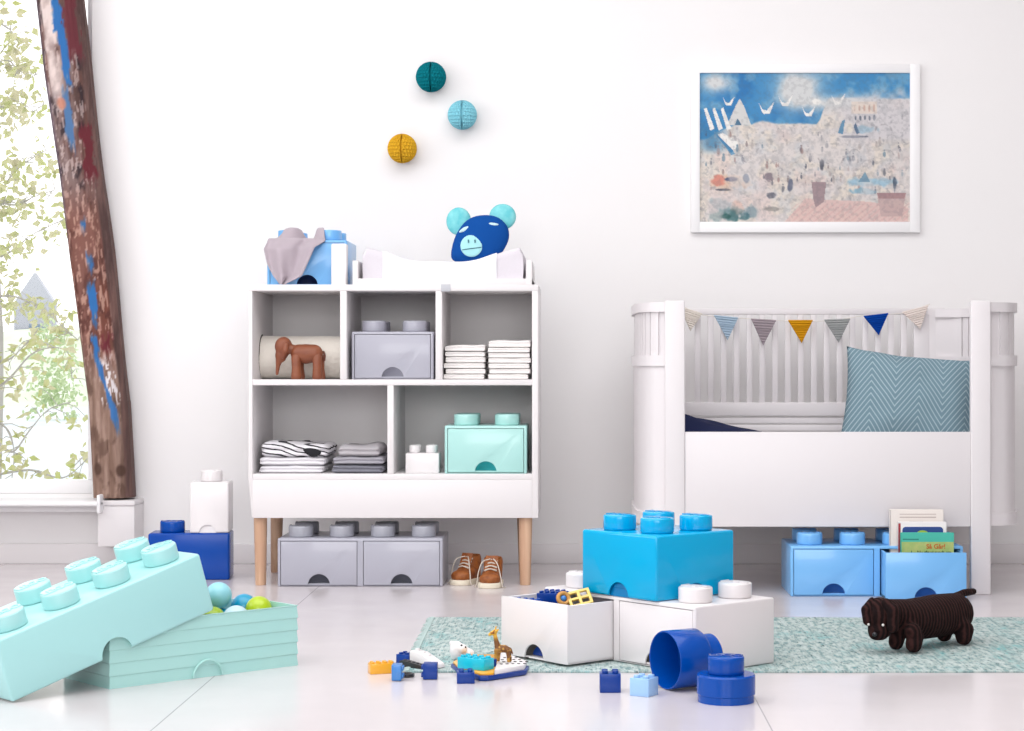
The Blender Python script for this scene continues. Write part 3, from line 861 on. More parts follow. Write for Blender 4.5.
# giraffe
gc = fl(502, 662.5, .0225); gz = .0235
gir = thing('toy_giraffe', 'small brown and yellow toy giraffe standing on the white deck', 'toy animal', (gc.x, gc.y, gz))
bm = BM()
def gp(dx, dy, dz): return Vector((gc.x+dx, gc.y+dy, gz+dz))
limb(bm, [gp(-.008, 0, .029), gp(.006, 0, .029), gp(.014, 0, .026)], [.0085, .0085, .007])
for dx, dy in ((-.012, -.005), (-.007, .006), (.013, -.005), (.016, .006)):
    limb(bm, [gp(dx, dy, .026), gp(dx*1.05, dy, .013), gp(dx*1.12, dy, .0032)], [.0055, .0036, .0036], 10)
limb(bm, [gp(-.009, 0, .033), gp(-.013, 0, .048), gp(-.016, 0, .062)], [.0075, .005, .0042])
limb(bm, [gp(-.015, 0, .066), gp(-.024, -.002, .062), gp(-.027, -.002, .060)], [.0058, .0042, .0034])
for s in (-1, 1):
    limb(bm, [gp(-.014, s*.003, .070), gp(-.013, s*.0035, .0765)], [.0017, .0019], 8)
    limb(bm, [gp(-.012, s*.005, .068), gp(-.008, s*.009, .070)], [.0022, .0015], 8)
limb(bm, [gp(.02, 0, .028), gp(.023, 0, .018)], [.0018, .0018], 8)
b = fuse(bm, .0011, 4)
me = mesh_of(b, 'body', attr_mat('giraffe_paint', .45)); 
def gcol(co):
    z_ = co.z-gz; n = noise.noise(co*130)
    yel, br = (222, 172, 62), (118, 74, 34)
    c = mixc(br, yel, sm_(.045, .058, z_))
    c = mixc(c, (206, 158, 70), sm_(.12, .2, -n)*(.8 if z_ < .055 else 0))
    if co.x < gc.x-.003 and z_ < .03: c = mixc(c, (200, 150, 60), .6)
    if z_ > .055: c = mixc(c, (130, 70, 20), sm_(.25, .35, n))
    return tuple(lin(v) for v in c)+(1,)
colour(me, gcol); link('body', me, gir, world=True)
# things in the white drawer
wm = MW[wb.name]
def wl(x_, y_, z_): return wm @ Vector((x_, y_, z_))
random.seed(11)
wr = math.atan2(-.749, .663); bxz = .0095
spots = []
gb = 'toy bricks in the open white drawer'
cnt = 0
for lay in range(2):
    for (lx, ly) in ((.022, -.120), (.085, -.118), (.150, -.120), (.026, -.056), (.090, -.054), (.152, -.056)):
        p = wl(lx, ly, bxz+lay*.0455)
        small_brick('toy_brick', 'navy toy brick buried in the open white drawer', 'toy brick', p, wr+random.uniform(-.04, .04), 3, 3, .0165, .038, P_tblue, gb)
z2 = bxz+.0915
small_brick('toy_brick', 'bright blue toy brick lying at the left corner of the open white drawer', 'toy brick', wl(.030, -.124, z2), wr+.50, 4, 2, .0165, .026, P_royal)
small_brick('toy_brick', 'navy two by four toy brick lying tilted at the back of the open white drawer', 'toy brick', wl(.030, -.045, z2+.008), 0, 4, 2, .0175, .028, P_tblue, rot=(.12, -.06, wr+.12))
small_brick('toy_brick', 'flat black toy brick at the right side of the open white drawer', 'toy brick', wl(.150, -.110, z2+.001), wr+.05, 3, 5, .017, .018, P_dark)
dv = Vector((.35, -.9, .45)).normalized()
wc = at(579.5, 599, 4.300)
Mwin = Matrix.Translation(wc) @ Euler((math.radians(52), math.radians(-12), math.radians(14))).to_matrix().to_4x4() @ Matrix.Translation((-.027, -.020, 0))
bm = BM(); W_, H_ = .054, .040
for i in range(3): box(bm, i*(W_-.007)/2, i*(W_-.007)/2+.007, 0, H_, 0, .008, .0008, 1)
for j in range(3): box(bm, 0, W_, j*(H_-.006)/2, j*(H_-.006)/2+.006, .0003, .0077, .0008, 1)
bm2 = BM(); merge(bm2, bm, Mwin)
o = obj('toy_window', bm2, plastic('cream_yellow', (236, 206, 110), .35)); props(o, 'cream yellow toy window lattice lying on top of the open white drawer', 'toy')
bm = BM(); c = at(563.5, 598.5, 4.29); q = dv.to_track_quat('Z', 'Y')
tube(bm, [c+q @ Vector((.0125*math.cos(a*PI/12), .0125*math.sin(a*PI/12), 0)) for a in range(25)], .0052, 10)
o = obj('toy_ring', bm, plastic('tan_plastic', (196, 140, 66), .4)); props(o, 'tan toy ring leaning beside the lattice in the open white drawer', 'toy')
bm = BM(); ball(bm, c, .0070, 16, 10); o = obj('toy_bead', bm, P_mblue); props(o, 'mid blue toy ball inside the tan ring', 'toy')
# ================================================================ CABINET
Dc = 5.76; DEP = .40
cx_ = lambda p: X(p, Dc); cz_ = lambda p: Z(p, Dc)
cab = thing('shelf_cabinet', 'white open shelf cabinet with five compartments on beech legs', 'shelf cabinet', ((cx_(249)+cx_(538))/2, Dc+DEP/2, 0))
zt, zt0, zm, zm0, zl, zb = .914, cz_(290.8), .626, cz_(385.3), .3396, cz_(518)
bv = .0012
bm = BM(); box(bm, cx_(249), cx_(538.3), Dc, Dc+DEP, zt0, zt, bv); obj('top_panel', bm, M_white, cab, True)
bm = BM(); prism(bm, [(cx_(249), zt0), (cx_(252.2), zt0), (cx_(252.6), zb), (cx_(251.8), zb), (cx_(248.3), zl-.01)], Dc, Dc+DEP, 'XZ', bv); obj('side_panel', bm, M_white, cab, True)
bm = BM(); box(bm, cx_(532), cx_(538.3), Dc, Dc+DEP, zb, zt0, bv); obj('side_panel', bm, M_white, cab, True)
bm = BM(); box(bm, cx_(252.2), cx_(532), Dc+.002, Dc+DEP-.01, zm0, zm, bv); obj('shelf', bm, M_white, cab, True)
bm = BM(); box(bm, cx_(252.2), cx_(532), Dc+.002, Dc+DEP-.01, zl-.018, zl, bv); obj('shelf', bm, M_white, cab, True)
for a, c in ((340, 346.6), (435.5, 442)):
    bm = BM(); box(bm, cx_(a), cx_(c), Dc+.001, Dc+DEP-.01, zm, zt0, bv); obj('divider', bm, M_white, cab, True)
bm = BM(); box(bm, cx_(387.3), cx_(393.6), Dc+.001, Dc+DEP-.01, zl, zm0, bv); obj('divider', bm, M_white, cab, True)
bm = BM(); box(bm, cx_(252.2), cx_(532), Dc+.0005, Dc+.018, zb, zl-.018, bv); box(bm, cx_(252.2), cx_(532), Dc+.01, Dc+DEP-.01, zb, zb+.012); obj('plinth', bm, M_white, cab, True)
bm = BM(); box(bm, cx_(250), cx_(537), Dc+DEP-.012, Dc+DEP-.002, zb, zt0, 0); obj('back_panel', bm, M_back, cab, True)
for (px, d_, pxb, db_) in ((260.5, Dc+.035, 260.8, Dc+.03), (525.6, Dc+.035, 525.2, Dc+.03), (277, Dc+.345, 275.8, Dc+.39), (523, Dc+.345, 524, Dc+.39)):
    bm = BM(); a = Vector((X(px, d_), d_, zb)); c = Vector((X(pxb, db_), db_, 0))
    tube(bm, [a, a.lerp(c, .5), a.lerp(c, .97), c], [.0205, .0185, .0165, .0155], 24); obj('leg', bm, M_beech, cab, True)
bm = BM(); box(bm, cx_(441), cx_(450.5), Dc-.003, Dc, zt0-.002, zt+.0006, .0008); lab = obj('label_tag', bm, mat('tag_grey', (188, 190, 196), .5), cab, True); lab['label'] = 'small grey metal name tag'
bm = BM()
for i in range(4): box(bm, cx_(442.5+i*1.8), cx_(443.6+i*1.8), Dc-.0034, Dc-.003, zt0+.005, zt0+.0105)
obj('tag_marks', bm, mat('tag_mark', (120, 122, 130), .5), lab, True) if False else bm.free()
# changing tray + mat
tray = thing('changing_tray', 'low white wooden changing tray on top of the cabinet', 'changing tray', (X(442, 5.78), 5.9, zt))
Dt = 5.778
bm = BM(); box(bm, X(352.6, Dt), X(532, Dt), Dt, Dt+.37, zt+.0005, zt+.019, bv); obj('tray_bottom', bm, M_white, tray, True)
for a, c in ((352.6, 358), (526.4, 532)):
    bm = BM(); box(bm, X(a, Dt), X(c, Dt), Dt-.0006, Dt+.37, zt+.0005, Z(260.5, Dt), bv); obj('side_rail', bm, M_white, tray, True)
zb0 = zt+.0195; Dm = 5.80
def mat_top(u):  # u 0..1 across, px 362..523
    e = abs(u*2-1)
    return Z(262.5-15*sm_(.25, 1.0, e)+(6*sm_(.965, 1, e)), Dm)
def matcover(bm, u0, u1, off, d0, d1, zbot):
    n = 48; top = []; 
    xs = [X(362.6+(u0+(u1-u0)*i/n)*160.5, Dm) for i in range(n+1)]
    zs = [mat_top(u0+(u1-u0)*i/n)+off for i in range(n+1)]
    m_ = 14
    def fn(a, b):
        i = a*n; i0 = min(int(i), n-1); f = i-i0
        x_ = xs[i0]*(1-f)+xs[i0+1]*f; zz = zs[i0]*(1-f)+zs[i0+1]*f
        # b: 0 bottom front -> .3 top front -> .7 top back -> 1 bottom back
        t = b*2*PI
        r_ = .016
        if b < .25: y_, z_ = d0-off, zbot+(zz-r_-zbot)*(b/.25)
        elif b < .35:
            q_ = (b-.25)/.1*PI/2; y_, z_ = d0-off+r_-r_*math.cos(q_), zz-r_+r_*math.sin(q_)
        elif b < .65: y_, z_ = d0-off+r_+(d1-d0+2*off-2*r_)*(b-.35)/.3, zz
        elif b < .75:
            q_ = (b-.65)/.1*PI/2; y_, z_ = d1+off-r_+r_*math.sin(q_), zz-r_+r_*math.cos(q_)
        else: y_, z_ = d1+off, zz-r_-(zz-r_-zbot)*((b-.75)/.25)
        nn_ = noise.noise_vector(Vector((x_*28, y_*20, z_*30)))
        return Vector((x_+nn_.x*.001, y_+nn_.y*.0018, z_+nn_.z*.0016*(z_ > zbot+.005)))
    v = grid(bm, n+1, 40, fn)
    bm.faces.new([r[0] for r in v]); bm.faces.new([r[-1] for r in v][::-1]); 
    bm.faces.new(v[0]+v[-1][::-1]) if False else None
cm_ = thing('changing_mat', 'padded white quilted changing mat with raised ends, in the tray on the cabinet', 'changing mat', (X(443, Dm), Dm+.16, zb0))
bm = BM(); matcover(bm, 0, 1, 0, Dm, Dm+.32, zb0); obj('mat_cushion', bm, mat('mat_fabric', (216, 211, 218), .85, .2, bump=(140, .5, (1, 1, 1), .002)), cm_, True)
bm = BM(); matcover(bm, .125, .835, .004, Dm, Dm+.32, zb0+.0005); o = obj('mat_cover', bm, mat('towel_white', (230, 230, 234), .9, .1, bump=(400, .4, (1, 1, 1), .001)), cm_, True)
# bear cushion
Dr = 6.0
def bp(px, py): return (X(px, Dr), Z(py, Dr))
bear = thing('bear_cushion', 'dark blue animal-face cushion with turquoise ears and pale round muzzle, behind the changing mat', 'cushion', (X(480, Dr), Dr, Z(262, Dr)))
fo = smooth_loop([bp(*q) for q in ((451, 255), (453, 243), (457, 233), (464, 223), (473, 217), (484, 215), (494, 216), (502, 220), (508, 228), (509, 238), (505, 248), (498, 257), (484, 263), (465, 264), (454, 261))], 3)
bm = BM(); cushion(bm, fo, Dr, .035); obj('face', bm, mat('royal_felt', (14, 74, 150), .9, .15, bump=(300, .4, (1, 1, 1), .001)), bear, True)
M_ear = mat('turquoise_velvet', (104, 196, 204), .8, .2, var=((136, 212, 216), 40))
for ex, ey, rx, ry in ((458.5, 221, 12.5, 14), (502.5, 216.5, 13.5, 13)):
    pts = [bp(ex+rx*math.cos(a*PI/12), ey+ry*math.sin(a*PI/12)) for a in range(24)]
    bm = BM(); cushion(bm, pts, Dr+.012, .016, 6); obj('ear', bm, M_ear, bear, True)
M_aqua = mat('aqua_felt', (168, 222, 226), .9, .15)
mz = [bp(472+11*math.cos(a*PI/14)+.0, 246.5+11*math.sin(a*PI/14)) for a in range(28)]
bm = BM(); cushion(bm, mz, Dr-.0315, .006, 5); mo = obj('muzzle', bm, M_aqua, bear, True)
bm = BM(); M_st = mat('stitch', (60, 110, 125), .8)
tube(bm, [Vector((*bp(463+i*1.9, 250.5-.25*i), 0)).xzy+Vector((0, Dr-.0385+.0004*abs(i-5), 0)) for i in range(11)], .0014, 5)
for q in (469, 475.5): tube(bm, [Vector((X(q, Dr), Dr-.0385, Z(240.5, Dr))), Vector((X(q+.3, Dr), Dr-.0388, Z(243.5, Dr)))], .0022, 6)
obj('stitching', bm, M_st, mo, True)
for (ex, ey, ang, wd) in ((465, 229.8, -.5, 6.2), (491, 225, 0, 8)):
    pts = []
    for a in range(20):
        t_ = a*PI/10; dx = wd*math.cos(t_); dz = 2.1*math.sin(t_)*(1-.25*abs(math.cos(t_)))
        pts.append(bp(ex+dx*math.cos(ang)-dz*math.sin(ang), ey+dx*math.sin(ang)+dz*math.cos(ang)))
    bm = BM(); cushion(bm, pts, Dr-.0235 if ex < 480 else Dr-.0245, .004, 4); obj('eye', bm, mat('pale_felt', (196, 224, 230), .8), bear, True)
# mauve cloth over the light blue box
def cloth_fn(u, v):
    # v 0 at back of the box top -> .3 box front edge -> 1 hanging tip
    Lp = [(308, 233, 6.00), (268.5, 239, 5.93), (263.5, 249, 5.90), (267, 264, 5.90), (273, 276, 5.905), (280, 284.3, 5.905)]
    Rp = [(322, 232, 6.00), (326, 241, 5.935), (315, 247, 5.90), (309, 261, 5.90), (302, 276, 5.905), (284, 284.5, 5.905)]
    s = v*5; i = min(int(s), 4); f = s-i; f = f*f*(3-2*f) if False else f
    l = [Lp[i][k]*(1-f)+Lp[i+1][k]*f for k in range(3)]; r = [Rp[i][k]*(1-f)+Rp[i+1][k]*f for k in range(3)]
    px, py, d = [l[k]*(1-u)+r[k]*u for k in range(3)]
    fold = math.sin(u*PI*3.2+v*2.0)*.011*min(1, v*3)+math.sin(u*PI*6+1.3-v*3)*.004
    arch = math.sin(u*PI)*(-4 if v < .35 else 0)*(1-v)
    n = noise.noise(Vector((u*4, v*4, 3)))*.004
    p = at(px, py+arch*.6, d+fold+n-.006)
    bx = X(267, 5.93)
    if p.y > 5.925:
        hgt = 1.0645
        for sx in (.0625, .1875):
            for sy in (.0625, .1875):
                r_ = math.hypot(p.x-bx-sx, p.y-5.93-sy); hgt = max(hgt, 1.0645+.036*(1-sm_(.037, .050, r_)))
        p.z = max(hgt, 1.0645) if v < .45 else p.z
        if v >= .3: p.y = min(p.y, 5.922)
    return p
bm = BM(); grid(bm, 50, 50, cloth_fn)
bm = with_mods(bm, [('SOLIDIFY', dict(thickness=.003, offset=0)), ('SMOOTH', dict(iterations=4, factor=.5))])
o = obj('draped_cloth', bm, mat('mauve_cloth', (178, 166, 174), .9, .15, bump=(500, .3, (1, 1, 1), .001), sheen=.2), angle=80); props(o, 'mauve grey cloth draped over the light blue box on the cabinet', 'cloth')
bm = BM(); box(bm, X(331, 5.86), X(346.7, 5.86), 5.86, 5.90, zt+.0003, Z(243.5, 5.86), .006, 4); 
o = obj('slim_box', bm, P_white2); props(o, 'slim upright white box in front of the light blue box on the cabinet', 'box')
# ---- compartments contents
def wavy(i): return random.uniform(-.003, .003)
random.seed(4)
M_diap = mat('white_muslin', (234, 230, 228), .9, .1, bump=(160, .6, (1, 1, 1), .002))
def cloth_stack(x0, x1, n, htot, z0, label, group, D0=5.80):
    h = htot/n
    zz = z0
    for i in range(n):
        hi = h*random.uniform(.9, 1.1)
        if i == n-1: hi = z0+htot-zz
        o_ = random.uniform(-.003, .003); e = random.uniform(0, .004); sd = random.random()*50
        bm = BM()
        def post(p, zc=zz+hi/2, h_=hi, x0=x0, x1=x1, top=(i == n-1), sd=sd):
            f = (p.x-x0)/(x1-x0)
            if p.y < D0+.02:   # fold line on the front edge
                p = p+Vector((0, .0018*math.exp(-((p.z-zc)/(h_*.16))**2), 0))
            if top: p = p+Vector((0, 0, (.004*f+noise.noise(Vector((p.x*20, p.y*15, sd)))*.004) if p.z > zc else 0))
            return p
        soft_box(bm, x0+o_+e, x1+o_-e, D0+random.uniform(0, .005), D0+.2, zz+.0003, zz+hi-.0003, hi*.26, .0014, 30, int(sd), 14, post=post)
        lb = label
        if i == n-1: lb = label.replace('in the', 'topmost in the')
        if i == 0: lb = label.replace('in the', 'lowest in the')
        o = obj('muslin_cloth', bm, M_diap, angle=60); props(o, lb, 'folded cloth', group)
        zz += hi
cloth_stack(X(443.5, 5.8), X(485.5, 5.8), 6, .103, zm, 'folded white muslin cloth in the left stack of the upper right compartment', 'left stack of white muslin cloths')
cloth_stack(X(487.5, 5.8), X(530.3, 5.8), 7, .117, zm, 'folded white muslin cloth in the right stack of the upper right compartment', 'right stack of white muslin cloths')
# rolled blanket
rc = Vector((X(262, 5.94), 5.945, zm+.071)); RL = X(339, 5.78)-rc.x-.006
roll = thing('rolled_blanket', 'cream rolled fleece blanket lying behind the wooden elephant', 'blanket', (rc.x+RL/2, rc.y, zm))
def spiral(w0, w1, r0, r1, turns, th):
    pts = []
    n = 120
    for i in range(n+1):
        t = i/n; r_ = r0+(r1-r0)*t; a = -PI/2-.1-(turns*2*PI)*(1-t); pts.append((r_*math.cos(a), r_*math.sin(a)))
    for i in range(n, -1, -1):
        t = i/n; r_ = r0+(r1-r0)*t-th; a = -PI/2-.1-(turns*2*PI)*(1-t); pts.append((r_*math.cos(a), r_*math.sin(a)))
    return pts
bm = BM(); sp = spiral(0, 0, .02, .070, 4, .0105); b = BM()
n = len(sp); segs = 14; rows = []
for k in range(segs+1):
    xk = RL*k/segs
    rows.append([b.verts.new((rc.x+xk, rc.y+a*1.0+noise.noise(Vector((a*30, c_*30, xk*14)))*.003, max(zm+.0006, rc.z+c_*1.0+noise.noise(Vector((a*25, c_*25, xk*14+9)))*.003))) for a, c_ in sp])
for k in range(segs):
    for i in range(n): b.faces.new((rows[k][i], rows[k][(i+1) % n], rows[k+1][(i+1) % n], rows[k+1][i]))
h2 = n//2
for row in (rows[0], rows[-1]):
    for i in range(h2-1): b.faces.new((row[i], row[i+1], row[n-2-i], row[n-1-i]))
merge(bm, b); obj('fleece', bm, mat('cream_fleece', (234, 228, 218), .95, .1, bump=(70, .8, (1, 1, 1), .004), sheen=.3), roll, True, 60)
bm = BM()
for s0 in (0, 1):
    pass
tube(bm, [Vector((rc.x-.001, rc.y+(.0655)*math.cos(PI*.5+PI*(.0+i/20)), rc.z+.0655*math.sin(PI*.5+PI*(i/20)))) for i in range(21)], .004, 6)
obj('edge_trim', bm, mat('trim_dark', (58, 50, 48), .8), roll, True)
bm = BM(); ball(bm, (rc.x+.012, rc.y, rc.z), (.01, .022, .022)); obj('core', bm, MATS['cream_fleece'], roll, True)
# wooden elephant
De = 5.81
M_ele = mat('reddish_wood', (140, 82, 56), .42, .4, var=((126, 70, 48), 14, (1, 1, 3)))
def ep(px, py, dy=0): return at(px, py, De)+Vector((0, dy, 0))
ele = thing('wooden_elephant', 'reddish wooden toy elephant standing in front of the cream blanket roll', 'toy elephant', (X(305, De), De, zm))
bm = BM(); limb(bm, [ep(299, 353), ep(306, 354), ep(314, 353.5)], [.027, .031, .028], 18)
obj('torso', fuse(bm, .003, 5), M_ele, ele, True)
bm = BM()
ball(bm, ep(283.5, 346.5), (.027, .022, .030)); ball(bm, ep(281, 355), (.018, .017, .024), rot=(0, .1, 0))
limb(bm, [ep(279.5, 358), ep(278, 366), ep(277, 373.8)], [.0125, .0070, .0052])
limb(bm, [ep(290, 349), ep(297, 350)], [.016, .014]); limb(bm, [ep(284, 359, -.004), ep(282, 361.5, -.006)], [.007, .004])
obj('head', fuse(bm, .0026, 4), M_ele, ele, True)
for s in (-1, 1):
    bm = BM(); limb(bm, [ep(287.5, 344.5, s*.021), ep(286.5, 350.5, s*.024), ep(284, 357, s*.021)], [.009, .010, .006]); b = fuse(bm, .0022, 3); obj('ear', b, M_ele, ele, True)
    for px0, w in ((297, .0165), (317.8, .0155)):
        px = px0+(0 if s < 0 else 1.5)
        bm = BM(); a = ep(px, 357.5, s*.015); foot = Vector((a.x+.001, De+s*.016, zm+.0005))
        tube(bm, [a+Vector((0, 0, .012)), a, a.lerp(foot, .5), foot+Vector((0, 0, .010)), foot+Vector((0, 0, .002)), foot], [.008, w*.95, w*.85, w*1.02, w*1.0, w*.9], 20)
        obj('leg', bm, M_ele, ele, True)
bm = BM(); tube(bm, spline([ep(323, 351), ep(324.6, 355), ep(324.3, 361)], 4), .0035, 8); obj('tail', bm, mat('leather_dark', (96, 50, 36), .6), ele, True)
# folded clothes, lower left compartment
def folded(name, label, x0, x1, z0, z1, m, seed, D0=5.79, dep=.25, layers=2, slope=0.0, amp=.0025, group=None, tail=0):
    bm = BM()
    def post(p):
        f = (p.x-x0)/(x1-x0); h_ = z1-z0; k = (p.z-z0)/h_
        if layers > 1:
            g_ = math.cos(k*layers*2*PI)
            edge = min(1, max(0, (D0+.03-p.y)/.03))+(1 if (f < .06 or f > .94) else 0)
            p = p+Vector((0, .003*g_*edge*(p.y < D0+.03), 0))
        n_ = noise.noise(Vector((p.x*16, p.y*12, seed)))
        return p+Vector((noise.noise(Vector((p.z*60, p.y*20, seed+4)))*.004, 0, k*(slope*(.5-f)+n_*amp*2)))
    soft_box(bm, x0, x1, D0, D0+dep, z0+.0003, z1-.0003, (z1-z0)*.45, amp*.5, 25, seed, 22, post=post)
    o = obj(name, bm, m, angle=60); props(o, label, 'folded clothes', group); return o
M_wt = mat('white_jersey', (228, 226, 230), .9, .1)
m, nt, N, L, b = new_mat('striped_jersey'); g = G(nt); x, y, z = g.xyz()
s_ = g.m('ADD', g.m('MULTIPLY', z, 1.9), g.m('ADD', g.m('MULTIPLY', x, .42), g.m('MULTIPLY', g.noise(9), .06)))
ln = g.m('FRACT', g.m('MULTIPLY', s_, 38.0))
L.new(g.mix(g.m('GREATER_THAN', ln, .70), S(232, 230, 234), S(34, 32, 38)), b.inputs['Base Color']); b.inputs['Roughness'].default_value = .9
M_stripe = m
xa, xb = X(259.5, 5.79), X(324, 5.79)
folded('folded_clothes', 'folded white garment at the bottom of the left pile in the lower left compartment', xa-.002, xb-.002, zl, zl+.024, M_wt, 3)
folded('folded_clothes', 'folded white garment in the middle of the left pile in the lower left compartment', xa, xb+.004, zl+.0245, zl+.048, M_wt, 5)
st = thing('striped_garment', 'folded white garment with black stripes on top of the left pile in the cabinet', 'folded clothes', ((xa+xb)/2, 5.9, zl+.049))
o = folded('garment', None, xa+.003, xb+.012, zl+.0487, zl+.091, M_stripe, 8, slope=.012)
del o['category']
o.data.transform(MW[st.name].inverted()); o.parent = st; 
bm = BM(); q = [(X(p_, 5.785), Z(q_, 5.785)) for p_, q_ in ((303, 449.5), (309, 448), (316, 449), (321, 451.5), (319, 455.5), (313, 457), (307, 454.5))]
cushion(bm, smooth_loop(q, 3), 5.786, .004, 4); obj('black_patch', bm, mat('black_jersey', (24, 24, 30), .85), st, True)
M_gc = mat('grey_jersey', (168, 166, 174), .9, .1, bump=(300, .3, (1, 1, 1), .001)); M_gd = mat('dark_grey_jersey', (128, 128, 138), .9, .1)
xa, xb = X(331.5, 5.79), X(383.5, 5.79)
folded('folded_clothes', 'darker grey folded garment at the bottom of the right pile in the lower left compartment', xa, xb, zl, zl+.026, M_gd, 13)
folded('folded_clothes', 'mid grey folded garment in the middle of the grey pile in the cabinet', xa+.003, xb-.001, zl+.0265, zl+.050, M_gc, 16)
folded('folded_clothes', 'light grey crumpled folded garment on top of the grey pile in the cabinet', xa+.020, xb-.010, zl+.0508, zl+.084, mat('light_grey_jersey', (178, 174, 178), .9, .1), 19, slope=-.006, amp=.004)
# shoes
M_tan = mat('tan_leather', (158, 92, 42), .5, .4, var=((128, 68, 30), 60), bump=(200, .2, (1, 1, 1), .001))
M_soleM = mat('cream_sole', (226, 216, 196), .6)
M_lace = mat('laces', (206, 196, 184), .8)
M_in = mat('shoe_lining', (56, 36, 30), .8)
def shoe(label, loc, rz):
    t = thing('child_shoe', label, 'shoe', loc, rz, 'pair of tan leather boots')
    # toe towards -y
    out = smooth_loop([(0, -.078), (.026, -.070), (.037, -.045), (.034, -.01), (.029, .03), (.026, .052), (0, .062), (-.026, .052), (-.027, .03), (-.032, -.01), (-.037, -.045), (-.026, -.070)], 3)
    bm = BM(); prism(bm, out, 0, .016, 'XY', .003); obj('sole', bm, M_soleM, t)
    bm = BM()
    ball(bm, (0, -.043, .026), (.0335, .030, .020)); ball(bm, (0, -.010, .032), (.031, .040, .024)); ball(bm, (0, .025, .03), (.028, .033, .022))
    limb(bm, [(0, .022, .04), (0, .026, .072)], [.029, .030]); box(bm, -.025, .025, -.05, .045, .012, .022)
    b = fuse(bm, .003, 6)
    c = BM(); cyl(c, .024, .045, .13, 0, .024, 24, r2=.029); c2 = BM(); box(c2, -.06, .06, -.06, .09, .086, .15)
    c3 = BM(); box(c3, -.012, .012, -.045, .0, .055, .1, M=Matrix.Rotation(-.5, 4, 'X')) 
    b = carve(b, [c, c2])
    obj('upper', b, M_tan, t, angle=50)
    bm = BM(); grid(bm, 10, 12, lambda u, v: Vector(((u-.5)*.036, -.026+v*.026-.004*math.cos((u-.5)*3), .050+v*.042)))
    bm = with_mods(bm, [('SOLIDIFY', dict(thickness=.003, offset=0))]); obj('tongue', bm, M_tan, t)
    bm = BM(); lathe(bm, [(0.0, .052), (.0235, .053), (.0238, .054), (0.0, .054)]); bmesh.ops.translate(bm, verts=bm.verts, vec=(0, .024, 0)); obj('lining', bm, M_in, t)
    bm = BM()
    for i in range(4):
        y_ = -.034+i*.009; z_ = .052+i*.0085
        tube(bm, spline([(-.018, y_+.003, z_-.003), (0, y_-.003, z_+.0035), (.018, y_+.005, z_-.001)], 4), .0019, 6)
        tube(bm, spline([(.018, y_+.003, z_-.003), (0, y_-.004, z_+.004), (-.018, y_+.005, z_-.001)], 4), .0019, 6)
    tube(bm, spline([(-.004, -.012, .083), (-.024, -.03, .076), (-.036, -.035, .045), (-.041, -.034, .012), (-.044, -.05, .003)], 6), .0018, 6)
    tube(bm, spline([(.006, -.012, .083), (.022, -.036, .070), (.034, -.052, .034), (.041, -.058, .004), (.048, -.045, .002)], 6), .0018, 6)
    obj('laces', bm, M_lace, t)
    return t
shoe('tan leather child boot with untied laces, left one of the pair beside the grey box', fl(468, 583, 0)+Vector((0, .0, 0)), -.42)
shoe('tan leather child boot with cream sole, right one of the pair nearer the cabinet leg', fl(492, 586, 0), -.10)
# ================================================================ BED
D0 = 5.535; D1 = 6.25
bed = thing('child_bed', 'white child bed with rounded slatted ends and a solid front board', 'bed', (X(828, D0), (D0+D1)/2, 0))
xl0, xl1, xr0, xr1 = X(665, D0), X(685, D0), X(971, D0), X(991, D0)
ztp = Z(300.5, D0)
for a, c in ((xl0, xl1), (xr0, xr1)):
    for y0, y1 in ((D0, D0+.024), (D1-.024, D1)):
        bm = BM(); box(bm, a, c, y0, y1, 0, ztp, .004, 3); obj('leg', bm, M_bed, bed, True)
bm = BM(); box(bm, xl1, xr0, D0+.003, D0+.021, Z(527, D0), Z(432, D0), .003); obj('front_board', bm, M_bed, bed, True)
def gable_curve(side, off=0.0, n=40):
    bx = (xr0+xr1)/2 if side > 0 else (xl0+xl1)/2
    out = (X(1018, 5.70)-bx) if side > 0 else (bx-X(635, 5.60))
    yc = (D0+D1)/2; hy = (D1-D0)/2-.012
    pts = []
    for i in range(n+1):
        t = -1+2*i/n
        k = (1-abs(t)**4.5)**(1/2.4)
        pts.append(Vector((bx+side*(k*(out-.004)), yc+t*hy, 0)))
    # normals
    res = []
    for i, p in enumerate(pts):
        tg = (pts[min(i+1, n)]-pts[max(i-1, 0)]).normalized(); nr = Vector((tg.y, -tg.x, 0))*side
        res.append(p+nr*off)
    return res
def curved(bm, side, o0, o1, z0, z1, i0=0, i1=40, n=40):
    a = gable_curve(side, o0, n)[i0:i1+1]; c = gable_curve(side, o1, n)[i0:i1+1]
    b = BM(); rows = [[b.verts.new((p.x, p.y, zz)) for p in pp] for pp, zz in ((a, z0), (c, z0), (c, z1), (a, z1))]
    m_ = len(a)
    for r in range(4):
        q = rows[(r+1) % 4]
        for i in range(m_-1): b.faces.new((rows[r][i], rows[r][i+1], q[i+1], q[i]))
    b.faces.new([rows[r][0] for r in range(4)][::-1]); b.faces.new([rows[r][-1] for r in range(4)])
    merge(bm, b)
zg0 = Z(525, 5.58); zr1 = Z(512.5, 5.58); zm1, zm2 = Z(366, 5.58), Z(355.5, 5.58); ztr0, ztr = Z(312, 5.58), Z(302.5, 5.58)
